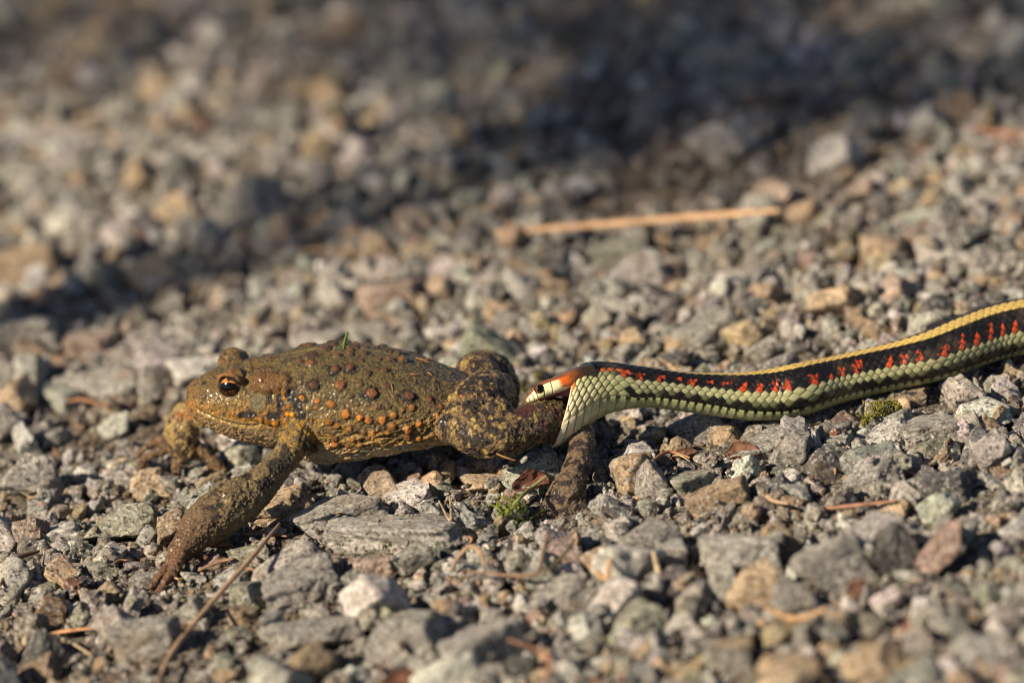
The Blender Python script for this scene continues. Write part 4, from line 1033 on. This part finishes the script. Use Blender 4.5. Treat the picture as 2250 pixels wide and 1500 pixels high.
# curled dry leaves
def curled_leaf(px, py, w, h, c, label, seed, turn=1.6):
    r = np.random.default_rng(seed); nu, nv = 36, 26
    U, Vv = np.meshgrid(np.linspace(-1, 1, nu), np.linspace(-1, 1, nv), indexing='ij')
    k = np.linalg.norm(on_ground(px, py) - camloc) / DIST
    W, H = w * PXM * k / 2, h * PXM * k / 2
    prof = np.sqrt(np.clip(1 - np.abs(U) ** 2.2, .02, 1)); a = Vv * turn * prof
    x = U * W; y = np.sin(a) * H * .9 * prof; z = (1 - np.cos(a)) * H * .75
    p = np.stack([x, y, z], -1).reshape(-1, 3); p = p + np.stack([fbm(p / W * 2.2 + s_ * 9 + seed, seed + s_, 3) for s_ in range(3)], 1) * H * .28
    nrm_ = np.stack([np.zeros_like(U), -np.sin(a), np.cos(a)], -1).reshape(-1, 3)
    up2 = p + nrm_ * .00022
    an = r.uniform(-.4, .4); R_ = np.array([[math.cos(an), -math.sin(an), 0], [math.sin(an), math.cos(an), 0], [0, 0, 1]]) @ np.array([[1, 0, 0], [0, math.cos(.5), -math.sin(.5)], [0, math.sin(.5), math.cos(.5)]])
    f1 = ring_quads(nu, nv, 0, False); f2 = ring_quads(nu, nv, nu * nv, False)[:, ::-1]
    # rim
    b_ = [i * nv for i in range(nu)] + [(nu - 1) * nv + j for j in range(1, nv)] + [i * nv + nv - 1 for i in range(nu - 2, -1, -1)] + [j for j in range(nv - 2, 0, -1)]
    b_ = np.array(b_); b2 = np.roll(b_, -1); f3 = np.stack([b_, b2, b2 + nu * nv, b_ + nu * nv], 1)
    v = np.vstack([p, up2]) @ R_.T; g = on_ground(px, py + h * .3); g = g + np.array([0, 0, -v[:, 2].min() - .0008])
    vein = 1 - .5 * np.exp(-(np.concatenate([Vv.ravel()] * 2) / .06) ** 2)
    o = link('curled_leaf', mesh_np('curled_leaf', v, np.vstack([f1, f2, f3]), fleck(v, c, .5, seed) * vein[:, None], True, MAT_LITTER), None, g); tag(o, label, 'leaf')
curled_leaf(1632, 985, 82, 55, C(110, 70, 44), 'curled dark brown dry leaf perched on stones below the snake', 3)
curled_leaf(1168, 1048, 90, 60, C(116, 66, 40), 'crumpled reddish brown leaf tucked behind the toad\'s webbed foot', 5)
curled_leaf(1500, 990, 70, 26, C(120, 80, 50), 'folded brown leaf scrap beside the orange pine needle', 9)
curled_leaf(1885, 1290, 60, 60, C(104, 68, 44), 'brown leaf scrap wedged beside the tall narrow stone', 11)
curled_leaf(880, 1480, 90, 50, C(120, 70, 40), 'rust-brown leaf scrap under the pyramid-shaped stone', 13)
# moss tufts and green sprigs: stems with many tiny leaves, one object each
def moss(px, py, w, h, c, label, n, seed, lift=0):
    r = np.random.default_rng(seed); b = on_ground(px, py, lift); k = np.linalg.norm(b - camloc) / DIST
    W, H = w * PXM * k / 2, h * PXM * k; Vm, Fm, Cm, o_ = [], [], [], 0
    for i in range(n):
        p0 = b + np.array([r.uniform(-W, W), r.uniform(-W, W) * .6, 0]); p0[2] = min(hm(p0[0], p0[1]), b[2] + .004)
        d = np.array([r.normal(0, .7), r.normal(0, .7), 1.0]); d /= np.linalg.norm(d); ln = H * r.uniform(.5, 1.1)
        p1 = p0 + d * ln * .5; p2 = p0 + d * ln + np.array([r.normal(0, .25), r.normal(0, .25), -.15]) * ln
        v, q = tube(np.array([p0, p1, p2]), np.array([.00035, .0003, .00012]), 8, 6); Vm.append(v); Fm.append(q + o_); o_ += len(v); Cm.append(np.tile(c * r.uniform(.4, .8), (len(v), 1)))
        for j in range(14):
            t = r.uniform(.1, 1); q0 = (1 - t) ** 2 * p0 + 2 * t * (1 - t) * p1 + t * t * p2
            e = r.standard_normal(3); e /= np.linalg.norm(e); e2 = np.cross(e, d); e2 /= np.linalg.norm(e2) + 1e-9
            L = r.uniform(.0009, .0017)
            v = np.array([q0, q0 + e * L * .5 + e2 * L * .22, q0 + e * L, q0 + e * L * .5 - e2 * L * .22]); Vm.append(v); Fm.append(np.array([[0, 1, 2, 3]]) + o_); o_ += 4
            Cm.append(np.tile((c * .75 + c.mean() * .25) * r.uniform(.35, .8), (4, 1)))
    v = np.vstack(Vm); o = link('moss_tuft', mesh_np('moss_tuft', v - b, np.vstack(Fm), np.vstack(Cm), True, MAT_LITTER), None, b); tag(o, label, 'moss')
moss(1128, 1128, 60, 46, C(126, 138, 40), 'bright green moss tuft in front of the toad\'s webbed hind foot', 26, 1)
moss(1935, 902, 95, 34, C(140, 136, 40), 'yellow-green moss pad against the snake\'s belly', 42, 2)
moss(1245, 110, 90, 60, C(112, 106, 44), 'olive moss patch in the far gravel near the peach-coloured stones', 40, 3)
moss(1850, 540, 60, 40, C(104, 96, 44), 'small olive moss clump beside the cream and grey stone', 24, 4)
moss(1165, 850, 90, 30, C(110, 104, 40), 'dull green moss strip behind the snake\'s snout', 30, 5)
moss(848, 1222, 36, 14, C(96, 116, 30), 'tiny green moss speck by the broad straw piece', 10, 6)
strand('green_sprig', [(1122, 1118, 2), (1140, 1096, 7), (1166, 1072, 10), (1200, 1046, 13)], 4.2, C(132, 136, 62), 'bright green mossy sprig leaning up beside the toad\'s webbed foot', 'sprig', relax=False)
# on the toad's back: a green blade and bits of straw
tb2 = BVHTree.FromPolygons([Vector(v) for v in tv2.tolist()], [tuple(p.vertices) for p in tm.polygons])
def on_toad(px, py):
    h = tb2.ray_cast(Vector(camloc.tolist()), Vector(ray(px, py).tolist())); return None if h[0] is None else (np.array(h[0]), np.array(h[1]))
h0 = on_toad(754, 766)
if h0:
    p0 = h0[0]; pp = np.array([p0 - .0006 * TUP, p0 + P(758, 748) - P(754, 764) + .0003 * TUP, p0 + P(764, 731) - P(754, 766)])
    v, q = tube(pp, np.array([.0005, .0006, .00045]), 16, 8); tag(link('grass_blade', mesh_np('grass_blade', v - p0, q, np.tile(C(66, 96, 30), (len(v), 1)), True, MAT_LITTER), None, p0), 'tiny green grass blade stuck upright on the toad\'s back', 'grass')
for (x0_, y0_, x1_, y1_, lb) in [(903, 822, 920, 826, 'pale straw crumb lying on the toad\'s flank'), (858, 842, 862, 862, 'thin pale fibre upright on the toad\'s flank'), (858, 866, 868, 878, 'thin pale fibre below the upright one on the toad\'s flank'), (915, 787, 945, 798, 'orange straw sliver on the toad\'s rump'), (940, 819, 950, 826, 'tiny peach wood crumb on the toad\'s rump'), (1092, 996, 1131, 1010, 'orange splinter stuck under the toad\'s folded hind leg')]:
    a_, b_ = on_toad(x0_, y0_), on_toad(x1_, y1_)
    if a_ and not b_: b_ = (a_[0] + P(x1_, y1_) - P(x0_, y0_), a_[1])
    if a_ and b_:
        A_, B_ = a_[0] + a_[1] * .0002, b_[0] + b_[1] * .0002
        v, q = tube(np.array([A_, (A_ + B_) / 2 + a_[1] * .0002, B_]), np.array([.0003, .00042, .0002]) * (.5 if 'fibre' in lb else .9), 10, 8)
        tag(link('straw_crumb', mesh_np('straw_crumb', v - A_, q, np.tile(C(150, 110, 72), (len(v), 1)), True, MAT_LITTER), None, A_), lb, 'straw')

# ------------------------------------------------------------------ the small unseen tree up-sun, shaped so its leaves dapple the far gravel
def make_tree():
    r = np.random.default_rng(5)
    hd = SUN[:2] / np.linalg.norm(SUN[:2]); g0 = np.array([-.15, .30])     # a point on the line of its shadow
    base = np.array([*(g0 + hd * 3.7), 0.0])
    root = tag(link('young_tree', None), 'slender unseen young tree whose leafy crown dapples the far gravel', 'tree'); root.location = base.tolist()
    Vt, Ft, o_ = [], [], 0
    def add(p, rr, n=20, sg=10):
        nonlocal o_
        v, q = tube(np.array(p), np.array(rr), n, sg); Vt.append(v - base); Ft.append(q + o_); o_ += len(v)
    add([base - [0, 0, .05], base + [.01, .0, .9], base + [-.02, .02, 1.8], base + [.01, -.02, 2.8], base + [.0, .0, 4.0]], [.034, .026, .021, .017, .010], 40, 18)
    limbs_ = []
    for i in range(18):
        a = i * 2.4; z = r.uniform(2.5, 3.9); st = base + np.array([0, 0, z]); ln = r.uniform(.4, 1.15)
        e = st + np.array([math.cos(a) * ln, math.sin(a) * ln, r.uniform(.1, .4)])
        while e[1] - SUN[1] / SUN[2] * e[2] < .30 + .40 * max(e[0] - SUN[0] / SUN[2] * e[2], -.6) and ln > .12: ln *= .85; e = st + np.array([math.cos(a) * ln, math.sin(a) * ln, .2])  # limbs shortened until their shadow falls behind the animals
        add([st, (st + e) / 2 + [0, 0, .05], e], [.018, .011, .004], 12, 8); limbs_.append((st, e))
    link('trunk', mesh_np('trunk', np.vstack(Vt), np.vstack(Ft), np.tile(C(96, 80, 62), (o_, 1)), True, MAT_LITTER), root)
    Vl = []
    for i in range(360):
        st, e = limbs_[r.integers(len(limbs_))]; t = r.uniform(.25, 1.1); cc = st + (e - st) * t + r.normal(0, .055, 3)
        sh_x, sh_y = cc[0] - SUN[0] / SUN[2] * cc[2], cc[1] - SUN[1] / SUN[2] * cc[2]
        if sh_y < .27 + .40 * max(sh_x, -.6): continue          # clusters left out so the crown's shade stays off the animals
        for j in range(11):
            p = cc + r.normal(0, .035, 3); d = r.standard_normal(3); d /= np.linalg.norm(d); w = np.cross(d, r.standard_normal(3)); w /= np.linalg.norm(w); L = r.uniform(.03, .055)
            Vl.append([p, p + d * L * .5 + w * L * .28, p + d * L, p + d * L * .5 - w * L * .28])
    Vl = np.array(Vl).reshape(-1, 3) - base; Fl = np.arange(len(Vl)).reshape(-1, 4)
    link('crown', mesh_np('crown', Vl, Fl, np.repeat(np.array([.06, .10, .03])[None] * r.uniform(.7, 1.3, (len(Fl), 1)), 4, 0), True, MAT_LITTER), root)
make_tree()
